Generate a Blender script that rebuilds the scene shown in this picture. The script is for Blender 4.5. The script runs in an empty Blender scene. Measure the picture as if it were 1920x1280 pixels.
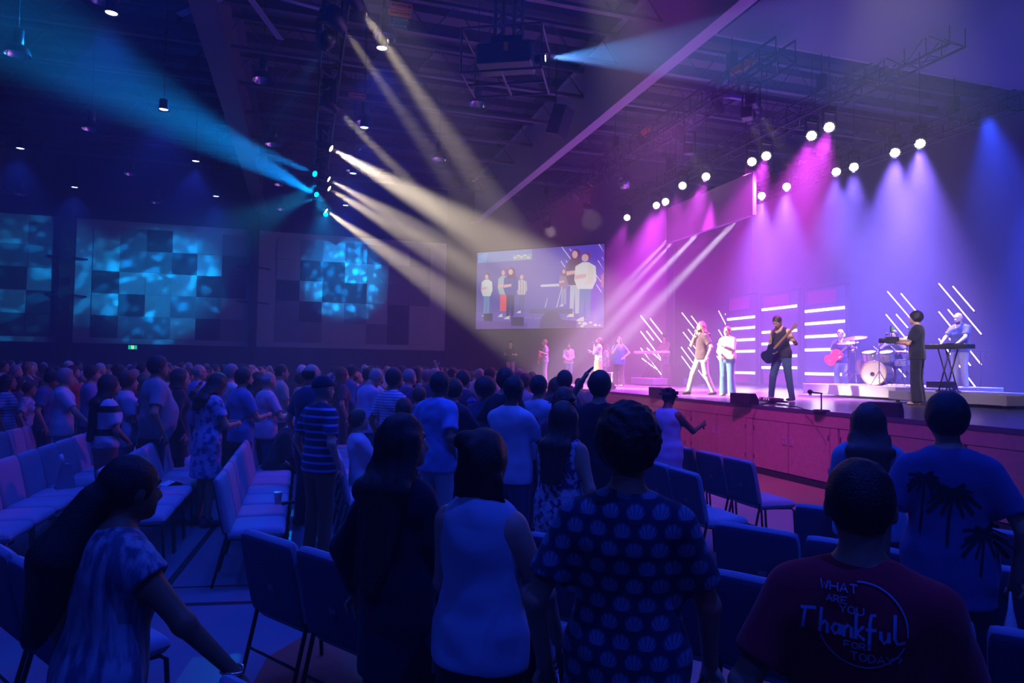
import bpy, math, random
import numpy as np
from mathutils import Vector, Matrix
random.seed(7); np.random.seed(7)
S = bpy.context.scene
COL = S.collection
# ---------------------------------------------------------------- camera
F = 1260.0                      # focal length in pixels of a 1920x1280 frame
YAW = math.radians(17.2)        # the camera looks this far clockwise of the room's +Y
CAMH = 1.83
STG = 1.21                      # stage deck height
CAM = Vector((0, 0, CAMH))
_up = Vector((.015, 1, -47 / F)).normalized()
_fw = Vector((0, 0, -1)); _fw = (_fw - _fw.dot(_up) * _up).normalized()
_rt = _fw.cross(_up)
_X = _rt * math.cos(YAW) + _fw * math.sin(YAW)       # room axes written in camera axes
_Y = _fw * math.cos(YAW) - _rt * math.sin(YAW)
W2C = Matrix((_X, _Y, _up)).transposed()
C2W = W2C.transposed()
cd = bpy.data.cameras.new('camera'); cam = bpy.data.objects.new('camera', cd); COL.objects.link(cam)
cd.lens = 36 * F / 1920; cd.sensor_width = 36; cd.clip_start = .05; cd.clip_end = 200
cam.matrix_world = Matrix.Translation(CAM) @ C2W.to_4x4()
S.camera = cam

def ray(px, py):
    return C2W @ Vector(((px - 960) / F, (640 - py) / F, -1))
def atz(px, py, z):
    r = ray(px, py); return CAM + r * ((z - CAMH) / r.z)
def atx(px, py, x):
    r = ray(px, py); return CAM + r * (x / r.x)
def aty(px, py, y):
    r = ray(px, py); return CAM + r * (y / r.y)
def atd(px, d, z=0.0):
    "point at picture column px, depth d along the view axis, height z"
    r = ray(px, 687 + .015 * (px - 960)); p = CAM + r * d; return Vector((p.x, p.y, z))
# ---------------------------------------------------------------- render look
S.view_settings.view_transform = 'Standard'; S.view_settings.look = 'None'
S.view_settings.gamma = 1; S.view_settings.use_curve_mapping = False
S.view_settings.exposure = 0.0
cy = S.cycles
cy.use_denoising = True
try: cy.denoiser = 'OPENIMAGEDENOISE'
except Exception: pass
cy.max_bounces = 4; cy.diffuse_bounces = 2; cy.glossy_bounces = 2; cy.transmission_bounces = 2
cy.volume_bounces = 0; cy.transparent_max_bounces = 6
cy.sample_clamp_indirect = 3.0; cy.sample_clamp_direct = 0
cy.caustics_reflective = False; cy.caustics_refractive = False
cy.use_adaptive_sampling = True; cy.adaptive_threshold = .04; cy.adaptive_min_samples = 16
# ---------------------------------------------------------------- haze in the air of the room
w = bpy.data.worlds.new('world'); S.world = w; w.use_nodes = True
nt = w.node_tree; nt.nodes.clear()
o_ = nt.nodes.new('ShaderNodeOutputWorld'); b_ = nt.nodes.new('ShaderNodeBackground')
b_.inputs[0].default_value = (0.0, .012, .25, 1); b_.inputs[1].default_value = 0
v_ = nt.nodes.new('ShaderNodeVolumeScatter'); v_.inputs['Density'].default_value = .0145
v_.inputs['Anisotropy'].default_value = .25
nt.links.new(b_.outputs[0], o_.inputs[0]); nt.links.new(v_.outputs[0], o_.inputs[1])
# ---------------------------------------------------------------- materials
MATS = {}
def _mat(name):
    m = bpy.data.materials.new(name); m.use_nodes = True; return m, m.node_tree, m.node_tree.nodes['Principled BSDF']
def mat(name, col, rough=.6, metal=0.0, noise=0.0, nscale=30, bump=0.0, spec=.5, sheen=0.0):
    if name in MATS: return MATS[name]
    m, t, p = _mat(name)
    p.inputs['Roughness'].default_value = rough; p.inputs['Metallic'].default_value = metal
    p.inputs['Specular IOR Level'].default_value = spec
    c = (*col, 1); p.inputs['Base Color'].default_value = c
    if noise or bump:
        tc = t.nodes.new('ShaderNodeTexCoord'); n = t.nodes.new('ShaderNodeTexNoise')
        n.inputs['Scale'].default_value = nscale; n.inputs['Detail'].default_value = 3
        t.links.new(tc.outputs['Object'], n.inputs['Vector'])
        if noise:
            mx = t.nodes.new('ShaderNodeMix'); mx.data_type = 'RGBA'
            mx.inputs[6].default_value = tuple(v * (1 - noise) for v in col) + (1,)
            mx.inputs[7].default_value = tuple(min(1, v * (1 + noise)) for v in col) + (1,)
            t.links.new(n.outputs[0], mx.inputs[0]); t.links.new(mx.outputs[2], p.inputs['Base Color'])
        if bump:
            bp = t.nodes.new('ShaderNodeBump'); bp.inputs['Strength'].default_value = bump
            bp.inputs['Distance'].default_value = .01
            t.links.new(n.outputs[0], bp.inputs['Height']); t.links.new(bp.outputs[0], p.inputs['Normal'])
    MATS[name] = m; return m
def emat(name, col, s):
    if name in MATS: return MATS[name]
    m, t, p = _mat(name); p.inputs['Base Color'].default_value = (0, 0, 0, 1); p.inputs['Specular IOR Level'].default_value = 0
    p.inputs['Emission Color'].default_value = (*col, 1); p.inputs['Emission Strength'].default_value = s
    MATS[name] = m; return m
def tag(o, label=None, cat=None, group=None, kind=None):
    if label: o['label'] = label
    if cat: o['category'] = cat
    if group: o['group'] = group
    if kind: o['kind'] = kind
    return o
def empty(name, loc=(0, 0, 0), rz=0.0, label=None, cat=None, group=None):
    o = bpy.data.objects.new(name, None); COL.objects.link(o); o.location = loc; o.rotation_euler = (0, 0, rz)
    o.empty_display_size = .2
    return tag(o, label, cat, group)
def linkobj(name, me, parent=None, loc=(0, 0, 0), rz=0.0):
    o = bpy.data.objects.new(name, me); COL.objects.link(o); o.location = loc; o.rotation_euler = (0, 0, rz)
    if parent is not None: o.parent = parent
    return o
def copy_tree(o, parent=None):
    c = o.copy(); COL.objects.link(c)
    if parent is not None: c.parent = parent
    for ch in list(o.children): copy_tree(ch, c)
    return c
class MB:
    "collects vertices and faces for one mesh"
    def __init__(s): s.v = []; s.f = []; s.m = []; s.sm = []; s.mi = 0
    def add(s, vs, fs, smooth=False):
        b = len(s.v); s.v += [tuple(v) for v in vs]
        for f in fs: s.f.append(tuple(b + i for i in f)); s.m.append(s.mi); s.sm.append(smooth)
        return s
    def box(s, x0, x1, y0, y1, z0, z1, M=None, bev=0.0):
        if bev:
            b = bev; vs = []; fs = []
            # chamfered box: 24 vertices
            X = (x0, x1); Y = (y0, y1); Z = (z0, z1)
            idx = {}
            for i in (0, 1):
                for j in (0, 1):
                    for k in (0, 1):
                        sx = 1 if i == 0 else -1; sy = 1 if j == 0 else -1; sz = 1 if k == 0 else -1
                        for a in range(3):
                            p = [X[i], Y[j], Z[k]]
                            for c_, sg in enumerate((sx, sy, sz)):
                                if c_ != a: p[c_] += sg * b
                            idx[(i, j, k, a)] = len(vs); vs.append(tuple(p))
            g = lambda i, j, k, a: idx[(i, j, k, a)]
            for i in (0, 1):
                q = [g(i, 0, 0, 0), g(i, 1, 0, 0), g(i, 1, 1, 0), g(i, 0, 1, 0)]; fs.append(q if i else q[::-1])
            for j in (0, 1):
                q = [g(0, j, 0, 1), g(0, j, 1, 1), g(1, j, 1, 1), g(1, j, 0, 1)]; fs.append(q if j else q[::-1])
            for k in (0, 1):
                q = [g(0, 0, k, 2), g(1, 0, k, 2), g(1, 1, k, 2), g(0, 1, k, 2)]; fs.append(q if k else q[::-1])
            for i in (0, 1):
                for j in (0, 1):
                    q = [g(i, j, 0, 0), g(i, j, 1, 0), g(i, j, 1, 1), g(i, j, 0, 1)]; fs.append(q if (i ^ j) else q[::-1])
                    q = [g(i, 0, j, 0), g(i, 0, j, 2), g(i, 1, j, 2), g(i, 1, j, 0)]; fs.append(q if (i ^ j) else q[::-1])
                    q = [g(0, i, j, 1), g(1, i, j, 1), g(1, i, j, 2), g(0, i, j, 2)]; fs.append(q if (i ^ j) else q[::-1])
                    for k in (0, 1):
                        q = [g(i, j, k, 0), g(i, j, k, 1), g(i, j, k, 2)]; fs.append(q if (i ^ j ^ k) else q[::-1])
        else:
            vs = [(x, y, z) for x in (x0, x1) for y in (y0, y1) for z in (z0, z1)]
            fs = [(0, 1, 3, 2), (4, 6, 7, 5), (0, 4, 5, 1), (2, 3, 7, 6), (0, 2, 6, 4), (1, 5, 7, 3)]
        if M is not None: vs = [M @ Vector(v) for v in vs]
        return s.add(vs, fs)
    def poly(s, pts): return s.add(pts, [tuple(range(len(pts)))])
    def prism(s, pts, z0, z1, M=None):
        n = len(pts); vs = [(x, y, z0) for x, y in pts] + [(x, y, z1) for x, y in pts]
        if M is not None: vs = [M @ Vector(v) for v in vs]
        fs = [tuple(range(n))[::-1], tuple(range(n, 2 * n))] + [(i, (i + 1) % n, n + (i + 1) % n, n + i) for i in range(n)]
        return s.add(vs, fs)
    def tube(s, pts, r, n=8, caps=True, smooth=True, r2=None):
        pts = [Vector(p) for p in pts]; N = len(pts); vs = []; fs = []
        for i, p in enumerate(pts):
            d = (pts[min(i + 1, N - 1)] - pts[max(i - 1, 0)]).normalized()
            a = Vector((0, 0, 1)) if abs(d.z) < .9 else Vector((1, 0, 0))
            e1 = d.cross(a).normalized(); e2 = d.cross(e1)
            rr = r if r2 is None else r + (r2 - r) * i / max(1, N - 1)
            if isinstance(r, (list, tuple)): rr = r[i]
            for k in range(n):
                t = 2 * math.pi * k / n; vs.append(p + (e1 * math.cos(t) + e2 * math.sin(t)) * rr)
        for i in range(N - 1):
            for k in range(n):
                k2 = (k + 1) % n; fs.append((i * n + k, i * n + k2, (i + 1) * n + k2, (i + 1) * n + k))
        if caps: fs += [tuple(range(n))[::-1], tuple((N - 1) * n + k for k in range(n))]
        return s.add(vs, fs, smooth)
    def lathe(s, prof, n=20, M=None, smooth=True, arc=None):
        vs = []; fs = []
        for (r, z) in prof:
            for k in range(n):
                t = 2 * math.pi * k / n; vs.append((r * math.cos(t), r * math.sin(t), z))
        for i in range(len(prof) - 1):
            for k in range(n):
                k2 = (k + 1) % n; fs.append((i * n + k, i * n + k2, (i + 1) * n + k2, (i + 1) * n + k))
        if prof[0][0] > 1e-4: pass
        if M is not None: vs = [M @ Vector(v) for v in vs]
        return s.add(vs, fs, smooth)
    def ball(s, c, r, n=12, m=8, sc=(1, 1, 1), smooth=True):
        prof = [(max(1e-4, math.sin(math.pi * i / m)) * r, -math.cos(math.pi * i / m) * r) for i in range(m + 1)]
        M = Matrix.Translation(c) @ Matrix.Diagonal((*sc, 1)); return s.lathe(prof, n, M, smooth)
    def mesh(s, name, mats):
        me = bpy.data.meshes.new(name); me.from_pydata(s.v, [], s.f)
        for m in (mats if isinstance(mats, (list, tuple)) else [mats]): me.materials.append(m)
        me.polygons.foreach_set('material_index', s.m); me.polygons.foreach_set('use_smooth', s.sm)
        me.update(); return me
    def build(s, name, mats, parent=None, loc=(0, 0, 0), rz=0.0):
        return linkobj(name, s.mesh(name, mats), parent, loc, rz)
def look(p, q):
    "rotation that points local -Z from p to q"
    return (Vector(q) - Vector(p)).to_track_quat('-Z', 'Y')
def spot(name, p, q, col, power, ang, blend=.6, rad=.05, parent=None, vol=None):
    l = bpy.data.lights.new(name, 'SPOT'); l.color = col; l.energy = power; l.spot_size = math.radians(ang)
    l.spot_blend = blend; l.shadow_soft_size = rad
    o = bpy.data.objects.new(name, l); COL.objects.link(o); o.location = p
    o.rotation_mode = 'QUATERNION'; o.rotation_quaternion = look(p, q)
    if parent is not None:
        o.parent = parent; o.matrix_parent_inverse = parent.matrix_basis.inverted()
    return o
# ================================================================ lights of the room (positions of fixtures; the housings come later, added spots have none)
HOUSES = []      # (position, aim, kind)
BLUE = (.015, .058, 1.0); CYAN = (0.0, .29, 1.0); WARM = (1.0, .83, .58); MAG = (.85, .06, 1.0); VIO = (.22, .13, 1.0)
TZ = 7.9
# moving heads on the audience truss: (pixel of the lens, pixel the beam runs towards, plane X the target lies on, colour, power, cone)
HEADS = [((657, -12), (1160, 727), WARM, 45000, 10), ((628, 30), (1110, 722), WARM, 26000, 8), ((617, 190), (1150, 727), WARM, 40000, 9),
         ((606, 270), (1440, 744), WARM, 95000, 15), ((603, 328), (1310, 731), WARM, 54000, 14), ((605, 346), (1240, 730), WARM, 54000, 14),
         ((601, 388), (1090, 722), WARM, 80000, 14)]
BHEADS = [((614, 74), (520, 230), CYAN, 3000, 9), ((600, 330), (330, 215), CYAN, 28000, 9), ((601, 369), (240, 165), CYAN, 46000, 15),
          ((611, 400), (590, 500), CYAN, 2500, 12)]
for (lp, tp, c, pw, an) in HEADS + BHEADS:
    p = atz(*lp, TZ - .55)
    q = atz(*tp, STG) if c is WARM else CAM + ray(*tp) * 15.0
    HOUSES.append((p, q, c))
    d = (q - p).normalized()
    spot('beam_lamp', p + d * .255, q, c, pw * 1.25, an, .9, .06)
# front-of-stage truss profile spots (warm)
TRUSSX = 8.7; PROFS = []
for (lp, tp, pw) in [((1414, 196), (1500, 330), 1300), ((1403, 218), (1452, 330), 700), ((1293, 282), (1325, 335), 500), ((1100, 388), (1112, 420), 300), ((1025, 422), (1040, 450), 300)]:
    p = atx(*lp, TRUSSX); q = atx(*tp, 12.5); PROFS.append((p, q))
    d = (q - p).normalized(); spot('profile_lamp', p + d * .35, q, WARM, pw*3, 9, .5, .06)
# ring washes over the stage
WASH = [(1555, 237, MAG, 1.0), (1522, 253, MAG, .8), (1437, 291, MAG, .9), (1410, 302, MAG, .2), (1324, 330, MAG, 1.0), (1280, 347, MAG, .5), (1248, 377, MAG, 1.2),
        (1231, 384, MAG, 1.2), (1176, 407, MAG, .5), (1725, 268, VIO, 1.5), (1678, 285, VIO, 1.5), (1601, 312, VIO, .7), (1568, 321, VIO, .7), (1475, 349, VIO, 1.1), (1428, 366, VIO, 1.1)]
WASHP = []
for (x, y, c, k) in WASH:
    p = atz(x, y, 7.6); q = Vector((p.x - (1.6 if c is MAG else .3), p.y + (.8 if c is MAG else 0), STG)); WASHP.append((p, q, c))
    spot('wash_lamp', p + (q - p).normalized() * .12, q, c, (17500 if c is MAG else 36000) * k, 58, 1.0, .12)
# unseen blue washes added over the right of the stage, without housings
for (x, y, c, k) in [(1990, 190, BLUE, 4.5), (2120, 120, BLUE, 4.5), (1850, 215, BLUE, 1.0)]:
    p = atz(x, y, 7.6); spot('wash_lamp', p, Vector((p.x + 1.5, p.y, STG)), c, 14000 * k, 60, 1.0, .12)
# unseen magenta and pink spots added to colour the stage front and the audience
for (p, q, c, pw, an) in [((3.6, 6.5, 7.6), (7.3, 11, 0), MAG, 2600, 50), ((3.6, 3.5, 7.6), (7.0, 8.5, 0), MAG, 1200, 45), ((8.7, 19, 7.7), (2.5, 19, 1), (1, .12, .5), 1000, 60), ((8.7, 13.5, 7.7), (0, 12, 1), (.85, .08, .8), 1100, 70)]:
    spot('wash_lamp', p, q, c, pw, an, 1.0, .15)
# white front spots added out of view to brighten the band
for (p, q, pw, an) in [((3.0, 7.5, 7.8), (10.5, 14.5, 2), 5000, 32), ((.1, 9.3, 7.9), (9.5, 21.5, 2), 10000, 26), ((5.5, 5.0, 7.8), (12.5, 11.5, 2), 7000, 36)]:
    spot('added_front_fill', p, q, (1, .86, .9), pw, an, .8, .15)
# beams fanning behind the flown panel
for (x, y) in [(1253, 452), (1262, 458), (1306, 442), (1312, 440), (1372, 424), (1381, 420)]:
    p = atx(x, y, 12.0) + Vector((0, 0, .08))
    for k in (-1, 0, 1):
        q = p + Vector((-4.4 + k * .7, 1.9 + k * 1.1, -5.2)); spot('fan_lamp', p, q, (.85, .8, 1), 44000, 5.0, .6, .05)
# blue house downlights
DOWN = [(209, 23), (307, 204), (38, 277), (140, 350), (367, 301), (405, 367), (716, 89), (683, 238), (662, 324), (648, 384), (930, -260), (200, -300), (1250, -330), (560, -420), (1500, -200)]
DOWNP = []
for i, (x, y) in enumerate(DOWN):
    p = atz(x, y, 7.3); DOWNP.append(p)
    spot('downlight_lamp', p - Vector((0, 0, .2)), p - Vector((0, 0, 5)), BLUE, 500, 100, .8, .06)
# projector
PROJ = atz(1019, 124, 6.9)
spot('projector_lamp', PROJ + Vector((.02, -.33, 0)), PROJ + Vector((6, -3.4, -.15)), (.12, .36, 1.0), 15000, 24, .15, .03)
# house light near the camera side: the blue wash that falls on the near rows
for p in [(-5, 3, 7.3), (1.5, .6, 7.3), (5.5, 2.5, 7.3), (-2.5, -2.0, 7.3), (2.5, -2.5, 7.3)]:
    DOWNP.append(Vector(p)); spot('downlight_lamp', Vector(p) - Vector((0, 0, .2)), (p[0] + .6, p[1] + 1.4, 0), BLUE, 640 if p[1] > 0 else 260, 95, .8, .06)
# ================================================================ structure
CEIL = 10.4
m_wall = mat('dark_wall', (.012, .03, .09), .8)
m_floor = mat('vinyl_floor', (.15, .16, .22), .4, noise=.12, nscale=2.5)
m_carpet = mat('red_carpet', (.33, .09, .05), .95, noise=.3, nscale=60)
m_brown = mat('brown_carpet', (.25, .16, .07), .95, noise=.3, nscale=60)
m_black = mat('black_metal', (.015, .015, .018), .45)
m_blackm = mat('black_matte', (.01, .01, .012), .8)
m_deckc = mat('ceiling_deck', (.08, .06, .08), .7)
m_steel = mat('painted_steel', (.12, .09, .13), .6)
m_cream = mat('cream_panel', (.55, .55, .62), .8)
def struct(mb, name, m, **k):
    o = mb.build(name, m, **k); o['kind'] = 'structure'; return o
YB = -9.0; XL = -19.0; XR = 19.5; YW = 31.0
struct(MB().box(XL - .3, XR + .6, YB - .3, YW + .3, -.3, 0), 'floor', m_floor)
struct(MB().box(XL - .3, 6.3, YW, YW + .3, 0, CEIL), 'wall_far', m_wall)
struct(MB().prism([(6.3, YW), (14, 23.6), (14.2, 23.8), (6.5, 31.3)], 0, CEIL), 'wall_angled', mat('grey_wall', (.075, .07, .10), .85))
struct(MB().prism([(14, 23.6), (14, 26), (XR, 26), (XR, 26.3), (13.8, 26.3), (13.8, 23.7)], 0, CEIL), 'wall_stage_side', m_wall)
struct(MB().box(XR, XR + .3, YB, 26.3, 0, CEIL), 'wall_stage_back', mat('stage_drape', (.06, .055, .10), .85, noise=.2, nscale=3))
struct(MB().box(XL - .3, XL, YB, YW, 0, CEIL), 'wall_left', m_wall)
struct(MB().box(XL - .3, XR + .3, YB - .3, YB, 0, CEIL), 'wall_rear', m_wall)
# deck with fluted ribs running across the room
mb = MB()
y = YB
while y < YW:
    mb.add([(XL, y, CEIL), (XR, y, CEIL), (XR, y + .42, CEIL), (XL, y + .42, CEIL), (XL, y + .5, CEIL + .32), (XR, y + .5, CEIL + .32), (XR, y + .92, CEIL + .32), (XL, y + .92, CEIL + .32), (XL, y + 1, CEIL), (XR, y + 1, CEIL)],
           [(0, 1, 2, 3), (3, 2, 5, 4), (4, 5, 6, 7), (7, 6, 9, 8)]); y += 1.0
mb.box(XL, XR, YB, YW, CEIL + .4, CEIL + .5)
struct(mb, 'ceiling', m_deckc)
# roof joists across the room
for k, y in enumerate([2, 4.2, 6.4, 8.6, 10.8, 13.0, 15.2, 17.4, 19.6, 21.8, 24.0, 26.2, 28.4]):
    mb = MB()
    for dz in (0, .75):
        mb.box(XL, XR, y - .07, y + .07, CEIL - .95 + dz, CEIL - .87 + dz)
    x = XL
    while x < XR:
        mb.tube([(x, y, CEIL - .9), (x + .6, y, CEIL - .15)], .018, 4, False); mb.tube([(x + .6, y, CEIL - .15), (x + 1.2, y, CEIL - .9)], .018, 4, False); x += 1.2
    struct(mb, 'trim_%d' % (k + 1), m_steel)
# girders running away from the camera
def girder(n, x, z, wd, h, m):
    mb = MB().box(x - wd / 2, x + wd / 2, YB, YW, z, z + .03).box(x - .02, x + .02, YB, YW, z + .03, z + h).box(x - wd / 2, x + wd / 2, YB, YW, z + h, z + h + .03)
    struct(mb, 'trim_%d' % n, m)
girder(20, 7.4, 8.4, .30, CEIL - 8.45, mat('light_steel', (.62, .5, .66), .6))
girder(21, -1.9, 8.3, .5, CEIL - 8.35, m_steel)
girder(22, -11.5, 8.3, .5, CEIL - 8.35, m_steel)
struct(MB().box(7.6, XR, YB, 11.2, 8.4, CEIL - .1), 'trim_23', mat('bulkhead', (.07, .06, .10), .75))
# stage
m_stage = mat('stage_deck', (.09, .075, .12), .22, noise=.15, nscale=4)
m_fascia = mat('wood_fascia', (.42, .22, .19), .55, noise=.25, nscale=14)
SX = 7.75
o = MB().prism([(SX, -4), (XR - .02, -4), (XR - .02, 25.97), (14.02, 25.97), (14.02, 23.55), (13.95, 23.55), (9.55, 27.75), (SX, 27.4)], STG - .06, STG).build('stage_deck', m_stage); tag(o, 'raised stage floor of glossy dark boards lit purple', 'stage')
tr = o
MB().box(SX + .07, SX + .12, -4, 27.4, 0, STG - .06).build('fascia', mat('fascia_recess', (.03, .015, .02), .8), tr)
MB().box(SX + .01, SX + .07, -4, 27.4, .965, STG - .06).build('top_rail', m_fascia, tr)
MB().box(SX, SX + .1, -4, 27.4, .0, .1).build('plinth', m_black, tr)
# cupboard doors in the fascia (pairs), with recessed pulls and hinges
m_pull = mat('pull_metal', (.75, .62, .66), .35, .6)
y0 = aty(1322, 800, 1); 
edges = [aty_ for aty_ in ()]
for k in range(9):
    ya = 2.35 + k * 2.04
    if ya > 24: break
    MB().box(SX + .01, SX + .07, ya + 1.875, ya + 2.025, .11, .955).build('stile', m_fascia, tr)
    for h in (0, 1):
        a = ya + h * .93; b = a + .91
        dm = MB().box(SX + .01, SX + .035, a + .006, b - .006, .12, .955).build('door', m_fascia, tr)
        yp = b - .09 if h == 0 else a + .05
        mb = MB()
        for (a0, a1, z0, z1) in [(yp, yp + .06, .59, .602), (yp, yp + .06, .698, .71), (yp, yp + .012, .60, .70), (yp + .048, yp + .06, .60, .70)]:
            mb.box(SX - .004, SX + .012, a0, a1, z0, z1)
        mb.build('handle', m_pull, dm)
        yh = a + .015 if h == 0 else b - .03
        for zh in (.25, .76): MB().box(SX, SX + .012, yh, yh + .012, zh, zh + .08).build('hinge', m_black, dm)
# floor coverings and tape
o = MB().box(6.35, 7.74, -4, 25, .0, .006).build('carpet_strip', m_brown); tag(o, 'brown carpet strip running along the foot of the stage', 'carpet')
# ================================================================ far wall: acoustic boards
TC = {'L': mat('tile_light', (.50, .50, .56), .9), 'M': mat('tile_mid', (.24, .25, .32), .9), 'D': mat('tile_dark', (.07, .08, .11), .9)}
def board(px0, px1, tx0, ncol, rows, label):
    X0 = aty(px0, 540, YW).x; X1 = aty(px1, 540, YW).x; Z0, Z1 = 2.52, 7.55
    t = empty('acoustic_board', (X0, YW - .1, 0), 0, label, 'wall panel')
    MB().box(0, X1 - X0, 0, .1, Z0, Z1).build('board', m_cream, t)
    T0 = aty(tx0, 540, YW).x - X0; wd = .965; hh = .905
    for r, row in enumerate(rows):
        for c, k in enumerate(row):
            x = T0 + c * wd; z = Z1 - .28 - (r + 1) * hh
            if x < .05 or x + wd > X1 - X0: continue
            MB().box(x + .004, x + wd - .004, -.05, 0, z + .004, z + hh - .004, bev=.01).build('tile', TC[k], t)
board(141, 468, 174, 6, ['LMDLLM', 'LMMDLD', 'DLLLDD', 'LDLMML', 'DMMLDM'], 'wide cream wall panel with dark and light square tiles, directly above the green exit sign')
board(484, 835, 518, 7, ['LMLMMLM', 'LDDLLMM', 'DLDDLMM', 'MDLMLDL', 'MMLLMDL'], 'cream tiled wall panel nearest the projection screen, crossed by a warm beam')
board(-190, 114, -172, 6, ['LMDLML', 'MDLMMM', 'DLMDLD', 'MLDLDL', 'DMLDDM'], 'cream tiled wall panel cut off by the left edge of the photo')
for n, (a, b) in enumerate([(117, 139), (469, 483)]):
    X0 = aty(a, 540, YW).x; X1 = aty(b, 540, YW).x
    mb = MB().box(X0, X1, YW - .45, YW, 0, 8.3)
    for z in (5.9, 4.4):
        mb.tube([(X0 - .5, YW - .2, z + .05), (X0, YW - .45, z)], .035, 6); mb.tube([(X1, YW - .45, z), (X1 + .5, YW - .2, z - .02)], .035, 6)
    o = mb.build('trim_%d' % (30 + n), m_blackm); o['kind'] = 'structure'
# cyan bokeh light thrown on the boards through patterned glass
def gobo(p, q, power, ang, seed):
    o = spot('gobo_lamp', p, q, (0.0, .42, 1.0), power, ang, .9, .01)
    l = o.data; l.use_nodes = True; t = l.node_tree; em = t.nodes['Emission']
    tc = t.nodes.new('ShaderNodeTexCoord'); mp = t.nodes.new('ShaderNodeMapping'); mp.inputs['Location'].default_value = (seed, seed * 2, 0)
    t.links.new(tc.outputs['Normal'], mp.inputs[0]); tot = None
    for sc, r, am in ((18, .27, 1.0), (27, .26, .9), (38, .25, .6)):
        v = t.nodes.new('ShaderNodeTexVoronoi'); v.inputs['Scale'].default_value = sc
        mr = t.nodes.new('ShaderNodeMapRange'); mr.inputs[1].default_value = r + .08; mr.inputs[2].default_value = r - .04; mr.inputs[3].default_value = 0; mr.inputs[4].default_value = am
        t.links.new(mp.outputs[0], v.inputs['Vector']); t.links.new(v.outputs['Distance'], mr.inputs[0])
        if tot is None: tot = mr.outputs[0]
        else:
            ad = t.nodes.new('ShaderNodeMath'); ad.operation = 'ADD'; t.links.new(tot, ad.inputs[0]); t.links.new(mr.outputs[0], ad.inputs[1]); tot = ad.outputs[0]
    ad = t.nodes.new('ShaderNodeMath'); ad.operation = 'ADD'; ad.inputs[1].default_value = .35; t.links.new(tot, ad.inputs[0])
    t.links.new(ad.outputs[0], em.inputs['Strength'])
T1X_ = atz(606, 270, TZ).x
for k, (x, y) in enumerate([(305, 535), (645, 520), (20, 520)]):
    q = aty(x, y, YW); gobo(Vector((T1X_ - .1, 20.6 + k * .9, 7.15)), q, 17000 if k < 2 else 8000, 25, k * 3.7)
# ================================================================ exit sign
p = aty(250, 651, YW)
t = empty('exit_sign', (p.x, YW - .12, p.z), 0, 'small lit green exit sign under the tiled wall panel', 'sign')
MB().box(-.17, .17, 0, .08, -.09, .09, bev=.01).build('housing', m_black, t)
mb = MB(); mb.poly([(-.16, -.006, -.08), (.16, -.006, -.08), (.16, -.006, .08), (-.16, -.006, .08)]); mb.build('sign_face', emat('exit_green', (.0, .55, .28), 1.2), t)
mb = MB()   # running figure in a doorway
mb.poly([(-.045, -.01, -.07), (.045, -.01, -.07), (.045, -.01, .07), (-.045, -.01, .07)])
mb.build('doorway_symbol', emat('exit_white', (.75, 1, .7), 1.3), t)
mb = MB(); g = -.013
mb.poly([(.0, g, .04), (.02, g, .04), (.02, g, .06), (.0, g, .06)]); mb.poly([(-.02, g, -.01), (.012, g, -.01), (.02, g, .035), (-.005, g, .035)])
mb.poly([(-.035, g, -.05), (-.02, g, -.055), (.0, g, -.01), (-.02, g, -.01)]); mb.poly([(.005, g, -.01), (.015, g, -.01), (.035, g, -.055), (.02, g, -.055)])
mb.build('figure_symbol', emat('exit_green', (.0, .55, .28), 1.2), t)
# ================================================================ projection screen on the angled wall
A = Vector((7.54, 29.8)); B = Vector((11.96, 25.6)); dA = (B - A).normalized(); nA = Vector((-dA.y, dA.x)); nA = -nA if nA.dot(Vector((-.5, -.8))) < 0 else nA
A = A + nA * .12; B = B + nA * .12
SW = (B - A).length
zb = CAMH + (1.0) * .0
vd = ray(895, 545); tt = A.length / math.hypot(vd.x, vd.y)
def _z(px, py, P):
    r = ray(px, py); return CAMH + r.z * math.hypot(P.x, P.y) / math.hypot(r.x, r.y)
SZ0, SZ1 = (_z(893, 617, A) + _z(1133, 614, B)) / 2, (_z(897, 474, A) + _z(1134, 457, B)) / 2
scr = empty('projection_screen', (A.x, A.y, SZ0), math.atan2(dA.y, dA.x), 'large projection screen on the angled wall showing the band close up', 'screen')
SH = SZ1 - SZ0
mb = MB().box(-.06, SW + .06, 0.01, .1, -.06, SH + .06); mb.build('frame', m_blackm, scr)
def s2l(c): return tuple(((v / 255 + .055) / 1.055) ** 2.4 if v / 255 > .04045 else v / 255 / 12.92 for v in c)
SCM = {}
LAY = [0]
pic = MB(); picm = []
def sp(pts, col, k=1.0):
    LAY[0] += 1; key = (tuple(col), k)
    if key not in SCM:
        SCM[key] = len(picm); picm.append(emat('screen_%d' % len(picm), s2l(col), .9 * k))
    out = []
    for (x, y) in pts:
        u = (x - 75) / 1139; top = 165 - 85 * u; bot = 850 - 15 * u; v = (bot - y) / (bot - top)
        u = min(1, max(0, u)); v = min(1, max(0, v)); out.append((u * SW, -.002 - LAY[0] * .0006, v * SH))
    pic.mi = SCM[key]; n = len(out)
    a = sum((out[i][0] * out[(i + 1) % n][2] - out[(i + 1) % n][0] * out[i][2]) for i in range(n))
    if a < 0: out = out[::-1]
    pic.poly(out)
def blob(x, y, rx, ry, col, n=14): sp([(x + rx * math.cos(2 * math.pi * i / n), y + ry * math.sin(2 * math.pi * i / n)) for i in range(n)], col)
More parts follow.
